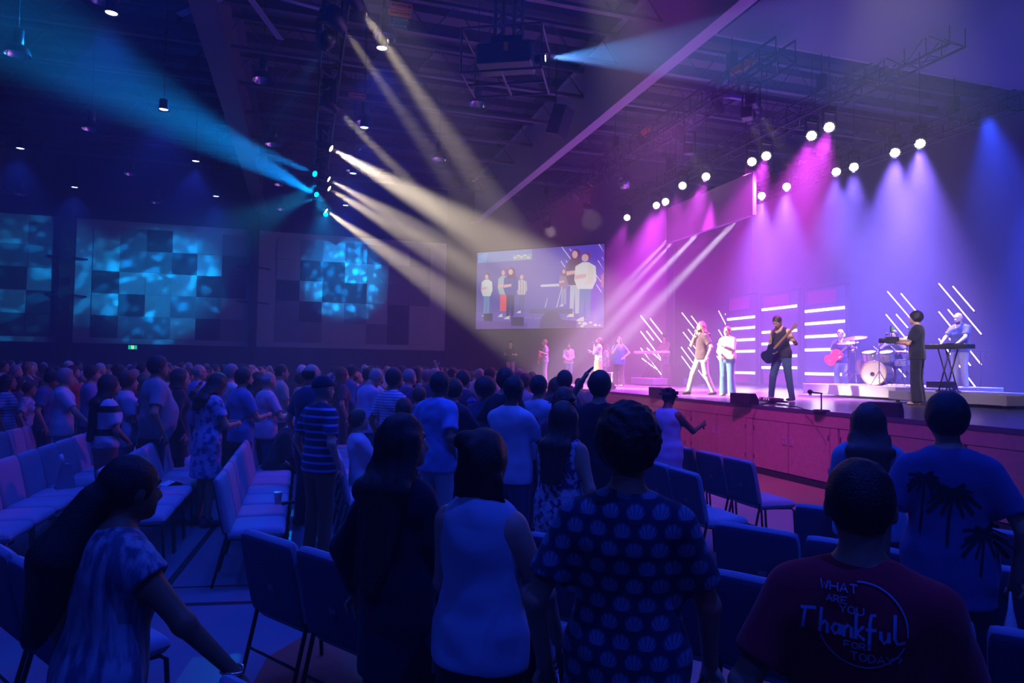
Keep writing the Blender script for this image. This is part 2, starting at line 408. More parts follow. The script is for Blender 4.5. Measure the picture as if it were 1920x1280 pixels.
# backdrop in bands, deck, and the screen within the screen
for i in range(12):
    x0 = 60 + i * 97; c = (96 + i * 0, 92 - i * 2, 175 + i * 3)
    sp([(x0, 60), (x0 + 99, 60), (x0 + 99, 705), (x0, 705)], c)
sp([(60, 700), (1230, 690), (1230, 860), (60, 860)], (112, 92, 190))
sp([(60, 775), (560, 790), (560, 860), (60, 860)], (104, 70, 165))
for k in range(5): sp([(300 + k * 160, 735 + k * 6), (440 + k * 160, 733 + k * 6), (440 + k * 160, 742 + k * 6), (300 + k * 160, 744 + k * 6)], (140, 120, 215))
sp([(85, 160), (595, 125), (595, 222), (88, 258)], (118, 140, 208)); sp([(88, 258), (88, 190), (180, 165), (165, 250)], (128, 168, 226))
sp([(418, 185), (590, 172), (590, 218), (418, 232)], (150, 165, 190))
for (x, y) in [(440, 205), (470, 188), (500, 200), (530, 185), (560, 205)]: blob(x, y, 14, 8, (200, 215, 205))
# people on the screen
SKN = (225, 175, 185)
def fig(cx, top, bot, top_c, leg_c, hair, w=1.0, skirt=False, long=False):
    h = bot - top; hw = h * .13 * w
    sp([(cx - hw * .55, top + h * .5), (cx + hw * .6, top + h * .5), (cx + hw * (.5 if not skirt else .75), top + h * .95), (cx + hw * .05, top + h * .95), (cx, top + h * .6), (cx - hw * .15, top + h * .95), (cx - hw * .6, top + h * .95)] if not skirt else
       [(cx - hw * .6, top + h * .5), (cx + hw * .6, top + h * .5), (cx + hw * .65, top + h * .88), (cx - hw * .6, top + h * .88)], leg_c)
    sp([(cx - hw * .6, top + h * .955), (cx - hw * .1, top + h * .93), (cx - hw * .1, top + h), (cx - hw, top + h)], (215, 215, 205))
    sp([(cx - hw, top + h * .2), (cx - hw * .3, top + h * .14), (cx + hw * .3, top + h * .14), (cx + hw, top + h * .2), (cx + hw * 1.1, top + h * .4), (cx + hw * .7, top + h * .53), (cx - hw * .75, top + h * .53), (cx - hw * 1.1, top + h * .4)], top_c)
    sp([(cx - hw * 1.05, top + h * .33), (cx + hw * .1, top + h * .31), (cx + hw * .1, top + h * .36), (cx - hw, top + h * .39)], SKN)
    if long: sp([(cx - hw * .6, top + h * .03), (cx + hw * .6, top + h * .02), (cx + hw * .75, top + h * .2), (cx - hw * .5, top + h * .2)], hair)
    blob(cx + hw * .1, top + h * .055, hw * .44, h * .062, hair); blob(cx - hw * .04, top + h * .078, hw * .34, h * .056, SKN)
fig(178, 350, 735, (215, 222, 220), (110, 150, 200), (70, 50, 70))
fig(505, 355, 705, (190, 190, 205), (80, 78, 160), (140, 110, 150))
for k in range(4): sp([(470 + k * 24, 400), (474 + k * 24, 400), (474 + k * 24, 550), (470 + k * 24, 550)], (110, 90, 160))
fig(335, 310, 740, (160, 185, 195), (240, 90, 105), (120, 80, 110), .85, True)
fig(405, 300, 760, (62, 70, 170), (52, 44, 110), (90, 40, 110), 1.05, False, True)
sp([(676, 450), (885, 436), (930, 440), (930, 460), (885, 462), (678, 470)], (205, 205, 228))
fig(880, 305, 645, (150, 110, 170), (150, 150, 205), (120, 70, 110), .9, False, True)
sp([(715, 655), (738, 570), (742, 571), (722, 655)], (210, 210, 230)); sp([(815, 655), (862, 465), (868, 466), (826, 655)], (190, 190, 220))
for (a, b) in [((855, 108), (955, 248)), ((922, 125), (1010, 245)), ((850, 238), (886, 292)), ((893, 232), (938, 300)), ((912, 335), (938, 378)), ((1168, 85), (1217, 160)), ((1196, 203), (1217, 235)), ((1162, 232), (1215, 318)), ((1147, 362), (1205, 450)), ((1150, 448), (1195, 520))]:
    sp([a, (a[0] + 5, a[1] - 2), (b[0] + 5, b[1] - 2), b], (240, 225, 250), 1.3)
fig(975, 130, 740, (88, 50, 110), (185, 190, 215), (110, 50, 110), .9, False, True)
fig(1062, 160, 780, (225, 222, 225), (92, 130, 195), (130, 60, 120), 1.05)
sp([(1085, 250), (1125, 290), (1130, 440), (1060, 450), (1085, 400)], (222, 215, 205))
sp([(1160, 600), (1217, 480), (1217, 770), (1160, 790)], (70, 100, 180)); sp([(1190, 370), (1217, 340), (1217, 480), (1195, 470)], (200, 130, 160))
sp([(152, 712), (242, 708), (240, 778), (158, 775)], (48, 40, 95)); sp([(412, 740), (532, 742), (530, 822), (418, 818)], (50, 42, 100))
sp([(580, 668), (960, 665), (960, 712), (580, 710)], (84, 78, 150)); 
sp([(672, 838), (690, 745), (740, 692), (790, 683), (840, 705), (862, 755), (900, 770), (1000, 775), (1000, 850)], (84, 62, 135))
sp([(992, 780), (1208, 790), (1208, 838), (992, 838)], (120, 110, 160))
for (x, y, r) in [(1020, 795, 15), (1060, 800, 22), (1110, 790, 12), (1150, 812, 16), (1040, 822, 16), (1185, 815, 10)]: blob(x, y, r, r * .7, (205, 210, 205))
pic.build('picture', picm, scr)
# ================================================================ trusses
def box_truss(x, y0, y1, z, label, s=.4, ex=()):
    t = empty('lighting_truss', (x, y0, z), 0, label, 'truss')
    L = y1 - y0
    for (i, j) in ((0, 0), (1, 0), (0, 1), (1, 1)):
        MB().tube([(-s / 2 + i * s, 0, j * s), (-s / 2 + i * s, L, j * s)], .025, 6).build('chord', m_black, t)
    mb = MB(); y = 0; k = 0
    while y < L - .01:
        y2 = min(L, y + .5)
        for i in (-1, 1):
            a, b = (0, s) if k % 2 == 0 else (s, 0); mb.tube([(i * s / 2, y, a), (i * s / 2, y2, b)], .012, 5, False)
        for j in (0, s):
            a, b = (-1, 1) if k % 2 == 0 else (1, -1); mb.tube([(a * s / 2, y, j), (b * s / 2, y2, j)], .012, 5, False)
        mb.tube([(-s / 2, y, 0), (s / 2, y, 0)], .012, 5, False); mb.tube([(-s / 2, y, 0), (-s / 2, y, s)], .012, 5, False); mb.tube([(s / 2, y, 0), (s / 2, y, s)], .012, 5, False)
        y = y2; k += 1
    o = mb.build('lacing', m_black, t); 
    for yy in ex:
        MB().tube([(0, yy - y0, s), (0, yy - y0, CEIL - .2 - z)], .012, 6).build('hanging_chain', m_black, t)
        MB().box(-.09, .09, yy - y0 - .1, yy - y0 + .1, s + .05, s + .5, bev=.02).build('hoist', m_black, t)
    return t
T1X = atz(606, 270, TZ).x
box_truss(T1X, 4, 28, TZ - .1, 'long black lighting truss above the audience carrying the warm moving heads', .4, (9, 16, 23))
box_truss(TRUSSX, 10.6, 26, atx(1290, 215, TRUSSX).z - .2, 'black lighting truss along the stage edge with profile spotlights', .45, (12.3, 18, 24))
WA = [p for (p, q, c) in WASHP]
box_truss(WA[0].x, 9.5, 24, 8.05, 'middle black truss over the stage holding magenta wash lights', .4, (13, 20))
box_truss(15.9, 9.5, 24, 8.05, 'rear black truss over the stage holding violet wash lights', .4, (13, 20))
# ================================================================ moving heads
def lens_mat(c, k): return emat('lens_%.2f_%.2f_%.2f_%g' % (*c, k), c, k)
def moving_head(p, q, c, label):
    t = empty('moving_head_light', p, 0, label, 'stage light', 'moving heads on the audience truss')
    d = (Vector(q) - Vector(p)).normalized(); R = look(p, q).to_matrix().to_4x4()
    MB().box(-.15, .15, -.12, .12, .32, .47, bev=.02).build('base', m_black, t)
    MB().box(-.04, .04, -.02, .02, .47, .56).build('clamp', m_steel, t)
    az = math.atan2(d.y, d.x); Z = Matrix.Rotation(az - math.pi / 2, 4, 'Z')
    mb = MB().box(-.19, .19, -.04, .04, .28, .32, Z).box(-.19, -.155, -.05, .05, -.06, .3, Z).box(.155, .19, -.05, .05, -.06, .3, Z); mb.build('yoke', m_black, t)
    hd = MB().lathe([(.001, .17), (.08, .17), (.13, .1), (.135, -.05), (.105, -.1), (.10, -.24), (.085, -.25), (.084, -.235)], 16, R).build('head', m_black, t)
    MB().lathe([(.001, -.245), (.08, -.238)], 14, R).build('lens', lens_mat(c, 30 if c is WARM else 20), hd)
cw = ['topmost', 'second', 'third', 'fourth', 'fifth', 'sixth', 'lowest']
for i, (p, q, c) in enumerate(HOUSES):
    if c is WARM: lb = '%s moving head of the seven on the audience truss sending warm white beams' % cw[i]
    else: lb = ['moving head high on the audience truss with a blue beam down to the left', 'moving head on the audience truss with the narrower cyan beam to the left', 'moving head on the audience truss with the widest brightest cyan beam', 'moving head at the low end of the audience truss with a faint cyan beam'][i - 7]
    moving_head(p, q, (1, .9, .6) if False else c, lb)
def profile_light(p, q, label):
    t = empty('profile_spotlight', p, 0, label, 'spotlight', 'profile spotlights on the stage edge truss')
    R = look(p, q).to_matrix().to_4x4()
    b = MB().box(-.11, .11, -.11, .11, .02, .32, R, bev=.02).build('body', m_black, t)
    MB().lathe([(.001, .02), (.09, .02), (.085, -.28), (.095, -.3), (.09, -.29), (.08, -.27)], 14, R).build('lens_tube', m_black, b)
    MB().lathe([(.001, -.275), (.08, -.27)], 14, R).build('lens', lens_mat((1, .85, .6), 6), b)
    MB().box(-.15, -.13, -.02, .02, -.05, .45).box(.13, .15, -.02, .02, -.05, .45).box(-.15, .15, -.02, .02, .43, .46).build('yoke', m_black, t)
for i, (p, q) in enumerate(PROFS):
    profile_light(p, q, ['brighter profile spotlight at the near end of the stage edge truss', 'profile spotlight just left of the brightest one on the stage edge truss', 'profile spotlight hanging halfway along the stage edge truss', 'small profile spotlight near the mirror ball on the stage edge truss', 'profile spotlight above the right corner of the projection screen', 'far profile spotlight above the left end of the projection screen'][i])
# unlit fixtures and fittings on that truss
for k, (x, y) in enumerate([(1205, 265), (1345, 195), (1275, 250), (1135, 330), (1075, 365)]):
    p = atx(x, y, TRUSSX); profile = empty('unlit_spotlight', p, 0, 'unlit black spotlight hanging from the stage edge truss at %s' % ['its middle', 'its thick near part', 'the orange tags', 'the stretch above the mirror ball', 'its far stretch'][k], 'spotlight', 'unlit spotlights on the stage edge truss')
    R = look(p, p + Vector((3, 1, -4))).to_matrix().to_4x4()
    MB().lathe([(.001, .2), (.09, .2), (.11, .1), (.11, -.15), (.09, -.22)], 12, R).build('body', m_black, profile)
    MB().box(-.13, -.115, -.02, .02, -.05, .4).box(.115, .13, -.02, .02, -.05, .4).box(-.13, .13, -.02, .02, .38, .4).build('yoke', m_black, profile)
p = atx(1385, 186, TRUSSX); t = empty('flat_led_light', p, 0, 'flat square light panel glowing dull violet under the stage edge truss', 'stage light')
MB().box(-.3, .3, -.22, .22, 0, .06, Matrix.Rotation(.35, 4, 'X')).build('panel', mat('violet_panel', (.22, .12, .7), .5), t); MB().box(-.02, .02, -.02, .02, .04, .45).build('bracket', m_black, t)
for k, (x, y, c) in enumerate([(1384, 128, 'o'), (1402, 120, 'o'), (1356, 150, 't'), (1210, 245, 'o')]):
    p = atx(x, y, TRUSSX - .1)
    o = MB().box(-.02, .02, -.22, .22, -.07, .07).build('truss_tag', mat('orange_tag', (.95, .18, .05), .6) if c == 'o' else mat('teal_tag', (.03, .35, .35), .6), None, p); tag(o, ['orange tag tied to the near end of the stage edge truss, lower one', 'orange tag at the very top of the stage edge truss near end', 'teal tag just below the orange tags on the truss', 'lone orange tag on the middle of the stage edge truss'][k], 'tag')
# ring wash lights
def wash_light(p, q, c, label):
    t = empty('wash_light', p, 0, label, 'stage light', 'ring wash lights over the stage')
    R = look(p, q).to_matrix().to_4x4()
    hd = MB().lathe([(.001, .16), (.09, .16), (.14, .08), (.155, -.02), (.15, -.05)], 18, R).build('head', m_black, t)
    mb = MB(); n = 72; ring = []
    pts = [((.112 + .008 * math.cos(12 * 2 * math.pi * i / n)) * math.cos(2 * math.pi * i / n), (.112 + .008 * math.cos(12 * 2 * math.pi * i / n)) * math.sin(2 * math.pi * i / n)) for i in range(n)]
    vs = [R @ Vector((x, y, -.055)) for x, y in pts] + [R @ Vector((x * .13, y * .2, -.055)) for x, y in pts]
    mb.add(vs, [(i, n + i, n + (i + 1) % n, (i + 1) % n) for i in range(n)]); mb.build('led_ring', emat('led_white', (1, .93, 1), 14), hd)
    mb = MB()
    for k in range(6):
        a = 2 * math.pi * k / 6 + .3; mb.lathe([(.0001, -.0562), (.006, -.056)], 6, R @ Matrix.Translation((.06 * math.cos(a), .06 * math.sin(a), 0)))
    MB().box(-.19, -.165, -.03, .03, -.04, .32).box(.165, .19, -.03, .03, -.04, .32).box(-.19, .19, -.04, .04, .3, .34).box(-.12, .12, -.1, .1, .34, .45).tube([(0, 0, .4), (0, 0, CEIL - p.z)], .01, 5).build('yoke', m_black, t)
wl = ['magenta wash light, the highest of all over the stage', 'magenta wash light just left of the highest one', 'magenta wash light above the guitarist, facing squarely out', 'edge-on magenta wash light beside the top of the hanging banner', 'magenta wash light right of the mirror ball, alone',
      'smaller tilted magenta wash light between the lone one and the low pair', 'right one of the low magenta pair above the singers', 'left one of the low magenta pair above the singers', 'thin edge-on magenta wash light farthest from the camera',
      'violet wash light farthest to the right over the drums', 'large violet wash light just left of the rightmost one', 'right one of the small violet pair above the bassist', 'left one of the small violet pair above the bassist', 'violet wash light above the middle light frame', 'lowest violet wash light beside the hanging banner edge']
for (p, q, c), lb in zip(WASHP, wl): wash_light(p, CAM + Vector((2, 0, -1)) if lb.startswith('highest') else q + (CAM - q) * .45, c, lb)
# blue house downlights
dl = ['at the top left of the photo', 'in the path of the broad cyan beam', 'nearest the left edge of the photo', 'above the leftmost tiled wall panel', 'above the middle of the hall, left of the cyan beam', 'lowest of all, over the tiled panel by the exit sign', 'just left of the two warm top beams, under a pale dome', 'right of the truss behind the third beam', 'right of the truss below the fourth beam', 'lowest one right of the audience truss']
for i, p in enumerate(DOWNP):
    lb = 'small blue downlight ' + (dl[i] if i < 10 else 'under the roof, out of view above the camera')
    t = empty('downlight', p, 0, lb, 'ceiling light', 'blue house downlights' if i < 10 else 'blue downlights above the camera')
    MB().lathe([(.001, .2), (.09, .2), (.1, 0), (.12, -.03), (.115, -.03), (.08, 0)], 14).build('housing', m_black, t)
    MB().lathe([(.001, -.012), (.085, -.01)], 14).build('lens', emat('blue_lens', (.25, .35, 1), 22), t)
    MB().tube([(0, 0, .2), (0, 0, CEIL - p.z)], .008, 6).build('stem', m_black, t)
# unlit high bay domes
m_dome = mat('dome_metal', (.75, .66, .8), .18, 1.0); m_domeo = mat('dome_outside', (.06, .06, .08), .4)
dn = [(33, 103, 'big one near the left edge of the photo'), (171, 243, 'left of the broad cyan beam'), (247, 327, 'below the cyan beam, above the tiled panel by the exit sign'), (294, 380, 'lowest, above the tiled panel by the exit sign'), (40, 365, 'far one over the cut-off tiled panel'), (195, 2, 'at the top edge of the photo'),
      (493, 152, 'left of the truss beside the roof girder'), (513, 272, 'faint one left of the truss'), (530, 393, 'far one left of the lowest beams'), (527, 347, 'dim one behind the cyan beam'), (722, 71, 'glowing pink between the top warm beams'), (684, 231, 'small, just above a blue downlight right of the truss'), (663, 321, 'tiny, above a blue downlight and the big beams'),
      (896, 196, 'under the projector cage'), (824, 299, 'in the haze below the projector cage')]
for x, y, d_ in dn:
    p = atz(x, y, 7.75); t = empty('dome_lamp', p, 0, 'unlit dome lamp, ' + d_, 'pendant lamp', 'unlit dome lamps')
    prof = [(.225, 0), (.22, .05), (.18, .14), (.1, .2), (.05, .22)]
    MB().lathe(prof, 20).build('shade', m_domeo, t)
    MB().lathe([(.218, .004), (.2, .06), (.165, .125), (.09, .18), (.001, .19)], 20).build('reflector', m_dome, t)
    MB().lathe([(.06, .22), (.09, .24), (.09, .5), (.04, .52), (.001, .52)], 14).build('ballast', m_domeo, t)
    MB().tube([(0, 0, .5), (0, 0, CEIL - p.z)], .008, 6).build('stem', m_black, t)
# ================================================================ people: smooth surfaces grown from limb fields
def V3(*a): return np.array(a, dtype=np.float32)
def nrm(v): v = np.asarray(v, dtype=np.float32); return v / max(1e-6, float(np.linalg.norm(v)))
class Field:
    def __init__(s, k=.03): s.p = []; s.k = k
    def cone(s, a, b, ra, rb=None, k=None, cut=False, e1=None):
        "ra / rb: radius or (rx, ry) with rx along e1"
        if rb is None: rb = ra
        s.p.append(('c', np.asarray(a, np.float32), np.asarray(b, np.float32), ra, rb, s.k if k is None else k, cut, e1)); return s
    def ell(s, c, r, R=None, k=None):
        s.p.append(('e', np.asarray(c, np.float32), r, np.eye(3, dtype=np.float32) if R is None else R, s.k if k is None else k)); return s
    def sub(s, c, r, R=None): s.p.append(('s', np.asarray(c, np.float32), r, np.eye(3, dtype=np.float32) if R is None else R)); return s
    def mesh(s, h, clips=(), fold=0.0, ffreq=(38, 38, 14), seed=0.0):
        lo = np.full(3, 1e9); hi = -lo
        for p in s.p:
            if p[0] == 's': continue
            if p[0] == 'c':
                r = max(np.max(p[3]), np.max(p[4])); lo = np.minimum(lo, np.minimum(p[1], p[2]) - r); hi = np.maximum(hi, np.maximum(p[1], p[2]) + r)
            else:
                r = max(p[2]); lo = np.minimum(lo, p[1] - r); hi = np.maximum(hi, p[1] + r)
        lo -= h * 2.5; hi += h * 2.5; n = np.ceil((hi - lo) / h).astype(int) + 1
        ax = [(lo[i] + h * np.arange(n[i])).astype(np.float32) for i in range(3)]
        D = np.full(tuple(n), .5, np.float32)
        for p in s.p:
            if p[0] == 'c':
                _, a, b, ra, rb, k, cut, e1 = p; r = max(np.max(ra), np.max(rb)); l = np.minimum(a, b); u = np.maximum(a, b)
            else: a = b = p[1]; r = max(p[2]); l = a; u = a; k = p[4] if p[0] == 'e' else 0
            m = r + k + 2 * h
            i0 = [max(0, int((l[i] - m - lo[i]) / h)) for i in range(3)]; i1 = [min(n[i], int((u[i] + m - lo[i]) / h) + 2) for i in range(3)]
            if any(i1[i] <= i0[i] for i in range(3)): continue
            X = ax[0][i0[0]:i1[0], None, None]; Y = ax[1][None, i0[1]:i1[1], None]; Z = ax[2][None, None, i0[2]:i1[2]]
            sl = (slice(i0[0], i1[0]), slice(i0[1], i1[1]), slice(i0[2], i1[2]))
            if p[0] == 'c':
                ab = b - a; L = float(np.linalg.norm(ab)) + 1e-6; ad = ab / L
                tt = (X - a[0]) * ad[0] + (Y - a[1]) * ad[1] + (Z - a[2]) * ad[2]
                t = np.clip(tt / L, 0, 1)
                qx = X - a[0] - t * ab[0]; qy = Y - a[1] - t * ab[1]; qz = Z - a[2] - t * ab[2]
                if np.isscalar(ra):
                    d = np.sqrt(qx * qx + qy * qy + qz * qz) - (ra + (rb - ra) * t)
                else:
                    E1 = nrm(V3(1, 0, 0) if e1 is None else e1); E1 = nrm(E1 - ad * float(E1 @ ad)); E2 = np.cross(ad, E1)
                    rx = ra[0] + (rb[0] - ra[0]) * t; ry = ra[1] + (rb[1] - ra[1]) * t; rz = np.minimum(rx, ry)
                    u1 = (qx * E1[0] + qy * E1[1] + qz * E1[2]) / rx; u2 = (qx * E2[0] + qy * E2[1] + qz * E2[2]) / ry; u3 = (qx * ad[0] + qy * ad[1] + qz * ad[2]) / rz
                    d = (np.sqrt(u1 * u1 + u2 * u2 + u3 * u3) - 1) * np.minimum(rx, ry)
                if cut: d = np.maximum(d, np.maximum(tt - L, -tt - .06 if cut == 2 else -9))
            else:
                R = p[3]; r3 = p[2]; x = X - a[0]; y = Y - a[1]; z = Z - a[2]
                u1 = (x * R[0, 0] + y * R[1, 0] + z * R[2, 0]) / r3[0]; u2 = (x * R[0, 1] + y * R[1, 1] + z * R[2, 1]) / r3[1]; u3 = (x * R[0, 2] + y * R[1, 2] + z * R[2, 2]) / r3[2]
                q = np.sqrt(u1 * u1 + u2 * u2 + u3 * u3); d = (q - 1) * min(r3)
                if p[0] == 's': D[sl] = np.maximum(D[sl], -d); continue
            o = D[sl]
            if k > 0:
                hh = np.maximum(k - np.abs(o - d), 0) / k; D[sl] = np.minimum(o, d) - hh * hh * k * .25
            else: D[sl] = np.minimum(o, d)
        X = ax[0][:, None, None]; Y = ax[1][None, :, None]; Z = ax[2][None, None, :]
        if fold:
            fx, fy, fz = ffreq
            nz = np.sin(X * fx + 2.1 * np.sin(Z * fz * .7 + seed) + seed) * np.sin(Y * fy + 1.7 * np.sin(Z * fz + 2 * seed)) + .6 * np.sin(X * fx * .5 + Z * fz * 1.6 + seed * 3) * np.sin(Y * fy * .6 - Z * fz + seed)
            D = D + fold * nz.astype(np.float32)
        for (c, nn) in clips:     # keep the side the normal points away from
            D = np.maximum(D, (X - c[0]) * nn[0] + (Y - c[1]) * nn[1] + (Z - c[2]) * nn[2])
        return surf(D, lo, h)
def surf(D, lo, h):
    "naive surface nets"
    I = D < 0; nx, ny, nz = D.shape
    cnt = np.zeros((nx - 1, ny - 1, nz - 1), np.int8); P = np.zeros((nx - 1, ny - 1, nz - 1, 3), np.float32)
    sl = lambda dx, dy, dz, A: A[dx:nx - 1 + dx, dy:ny - 1 + dy, dz:nz - 1 + dz]
    s0 = sum(sl(a, b, c, I).astype(np.int8) for a in (0, 1) for b in (0, 1) for c in (0, 1))
    act = (s0 > 0) & (s0 < 8); ii = np.argwhere(act)
    if len(ii) == 0: return np.zeros((0, 3)), np.zeros((0, 4), int)
    acc = np.zeros((len(ii), 3), np.float32); num = np.zeros(len(ii), np.float32)
    cor = [(a, b, c) for a in (0, 1) for b in (0, 1) for c in (0, 1)]
    for a in cor:
        for axx in range(3):
            if a[axx] == 0:
                b = list(a); b[axx] = 1
                va = D[ii[:, 0] + a[0], ii[:, 1] + a[1], ii[:, 2] + a[2]]; vb = D[ii[:, 0] + b[0], ii[:, 1] + b[1], ii[:, 2] + b[2]]
                m = (va < 0) != (vb < 0); t = np.where(m, va / np.where(m, va - vb, 1), 0)
                pt = np.array(a, np.float32)[None, :].repeat(len(ii), 0); pt[:, axx] = t
                acc += pt * m[:, None]; num += m
    verts = (ii + acc / num[:, None]) * h + lo
    idx = np.full((nx - 1, ny - 1, nz - 1), -1, np.int32); idx[ii[:, 0], ii[:, 1], ii[:, 2]] = np.arange(len(ii))
    quads = []
    for axx in range(3):
        o1, o2 = (axx + 1) % 3, (axx + 2) % 3
        A = [slice(None)] * 3; B = [slice(None)] * 3; A[axx] = slice(0, -1); B[axx] = slice(1, None)
        a = I[tuple(A)]; b = I[tuple(B)]; e = np.argwhere(a != b)
        e = e[(e[:, o1] > 0) & (e[:, o2] > 0) & (e[:, o1] < D.shape[o1] - 1) & (e[:, o2] < D.shape[o2] - 1)]
        if len(e) == 0: continue
        ins = a[e[:, 0], e[:, 1], e[:, 2]]
        d1 = np.zeros(3, int); d1[o1] = 1; d2 = np.zeros(3, int); d2[o2] = 1
        q = [idx[tuple((e - dd).T)] for dd in (0 * d1, d1, d1 + d2, d2)]
        q = np.stack(q, 1); q[~ins] = q[~ins][:, ::-1]; quads.append(q)
    return verts, np.concatenate(quads)
def np_mesh(name, vs, fs, mats, extra=None, mi=None):
    "vs, fs numpy quads; extra: MB with further smooth faces"
    me = bpy.data.meshes.new(name); nv = len(vs); nf = len(fs)
    V = vs; loops = fs.reshape(-1); tot = np.full(nf, 4, np.int32); mt = np.zeros(nf, np.int32)
    if extra is not None and extra.v:
        V = np.concatenate([V, np.array(extra.v, np.float32)]); lf = np.array([i + nv for f in extra.f for i in f], np.int32)
        loops = np.concatenate([loops, lf]); tot = np.concatenate([tot, np.array([len(f) for f in extra.f], np.int32)]); mt = np.concatenate([mt, np.array(extra.m, np.int32)])
    st = np.concatenate([[0], np.cumsum(tot)[:-1]]).astype(np.int32)
    me.vertices.add(len(V)); me.vertices.foreach_set('co', V.astype(np.float32).ravel())
    me.loops.add(len(loops)); me.loops.foreach_set('vertex_index', loops.astype(np.int32))
    me.polygons.add(len(tot)); me.polygons.foreach_set('loop_start', st); me.polygons.foreach_set('loop_total', tot)
    me.polygons.foreach_set('material_index', mt); me.polygons.foreach_set('use_smooth', np.ones(len(tot), bool))
    for m in mats: me.materials.append(m)
    me.update(calc_edges=True); return me
# ---------------------------------------------------------------- cloth, skin and hair materials
def cloth(col, pat=None, col2=(0, 0, 0), sc=1.0):
    key = 'cloth_%.3f_%.3f_%.3f_%s_%.2f_%.2f' % (*col, pat, col2[0], sc)
    if key in MATS: return MATS[key]
    m, t, p = _mat(key); p.inputs['Roughness'].default_value = .85; p.inputs['Specular IOR Level'].default_value = .2
    p.inputs['Sheen Weight'].default_value = .15
    tc = t.nodes.new('ShaderNodeTexCoord'); co = tc.outputs['Object']
    n = t.nodes.new('ShaderNodeTexNoise'); n.inputs['Scale'].default_value = 180; t.links.new(co, n.inputs['Vector'])
    bp = t.nodes.new('ShaderNodeBump'); bp.inputs['Strength'].default_value = .25; bp.inputs['Distance'].default_value = .002
    t.links.new(n.outputs[0], bp.inputs['Height']); t.links.new(bp.outputs[0], p.inputs['Normal'])
    mx = t.nodes.new('ShaderNodeMix'); mx.data_type = 'RGBA'; mx.inputs[6].default_value = (*col, 1); mx.inputs[7].default_value = (*col2, 1)
    t.links.new(mx.outputs[2], p.inputs['Base Color']); fac = None
    def thr(sock, a, b):
        r = t.nodes.new('ShaderNodeMapRange'); r.inputs[1].default_value = a; r.inputs[2].default_value = b; t.links.new(sock, r.inputs[0]); return r.outputs[0]
    if pat in ('hstripe', 'vstripe', 'check'):
        sp_ = t.nodes.new('ShaderNodeSeparateXYZ'); t.links.new(co, sp_.inputs[0])
        def wave(o, fr, lo, hi):
            a = t.nodes.new('ShaderNodeMath'); a.operation = 'MULTIPLY'; a.inputs[1].default_value = fr; t.links.new(o, a.inputs[0])
            b = t.nodes.new('ShaderNodeMath'); b.operation = 'SINE'; t.links.new(a.outputs[0], b.inputs[0]); return thr(b.outputs[0], lo, hi)
        if pat == 'hstripe': fac = wave(sp_.outputs[2], 60 * sc, .55, .7)
        elif pat == 'vstripe': fac = wave(sp_.outputs[0], 90 * sc, .2, .5)
        else:
            a = wave(sp_.outputs[2], 80 * sc, .3, .5); b = wave(sp_.outputs[0], 80 * sc, .3, .5)
            mm = t.nodes.new('ShaderNodeMath'); mm.operation = 'MAXIMUM'; t.links.new(a, mm.inputs[0]); t.links.new(b, mm.inputs[1]); fac = mm.outputs[0]
    elif pat == 'blotch':
        n2 = t.nodes.new('ShaderNodeTexNoise'); n2.inputs['Scale'].default_value = 14 * sc; n2.inputs['Detail'].default_value = 2; t.links.new(co, n2.inputs['Vector']); fac = thr(n2.outputs[0], .46, .58)
    elif pat == 'dots':
        v = t.nodes.new('ShaderNodeTexVoronoi'); v.inputs['Scale'].default_value = 40 * sc; t.links.new(co, v.inputs['Vector']); fac = thr(v.outputs['Distance'], .35, .2)
    elif pat == 'shells':       # offset rows of pale leaf fans on dark cloth
        sp_ = t.nodes.new('ShaderNodeSeparateXYZ'); t.links.new(co, sp_.inputs[0])
        def M_(op, a, b=None):
            q = t.nodes.new('ShaderNodeMath'); q.operation = op
            for i_, v_ in enumerate((a, b)):
                if v_ is None: continue
                if isinstance(v_, (int, float)): q.inputs[i_].default_value = v_
                else: t.links.new(v_, q.inputs[i_])
            return q.outputs[0]
        zz = M_('MULTIPLY', sp_.outputs[2], 15 * sc); row = M_('FLOOR', zz); fz = M_('SUBTRACT', zz, row)
        xx = M_('ADD', M_('MULTIPLY', sp_.outputs[0], 11 * sc), M_('MULTIPLY', row, .5)); fx = M_('SUBTRACT', M_('FRACT', xx), .5)
        r = M_('SQRT', M_('ADD', M_('MULTIPLY', M_('MULTIPLY', fx, fx), 1.6), M_('POWER', M_('SUBTRACT', fz, .35), 2.0)))
        ang = M_('SINE', M_('MULTIPLY', M_('ARCTAN2', fx, M_('ADD', fz, .25)), 26.0))
        fac = M_('MULTIPLY', thr(r, .5, .34), M_('ADD', .72, M_('MULTIPLY', ang, .28)))
    elif pat == 'streak':
        mp = t.nodes.new('ShaderNodeMapping'); mp.inputs['Scale'].default_value = (1, 1, .12); t.links.new(co, mp.inputs[0])
        n2 = t.nodes.new('ShaderNodeTexNoise'); n2.inputs['Scale'].default_value = 22 * sc; n2.inputs['Detail'].default_value = 5; t.links.new(mp.outputs[0], n2.inputs['Vector']); fac = thr(n2.outputs[0], .42, .6)
    if fac is not None: t.links.new(fac, mx.inputs[0])
    else: mx.inputs[0].default_value = 0
    MATS[key] = m; return m
def skin(i): return mat('skin_%d' % i, [(.55, .33, .25), (.42, .24, .16), (.12, .06, .04), (.62, .40, .32), (.25, .13, .08)][i], .5, spec=.35)
def hairm(n):
    key = 'hair_' + n
    if key in MATS: return MATS[key]
    c = {'black': (.008, .006, .007), 'brown': (.035, .016, .009), 'auburn': (.10, .028, .015), 'grey': (.28, .27, .29), 'white': (.6, .58, .6), 'blond': (.25, .15, .07)}[n]
    m = mat(key, c, .5, noise=.5, nscale=200, bump=.6); return m
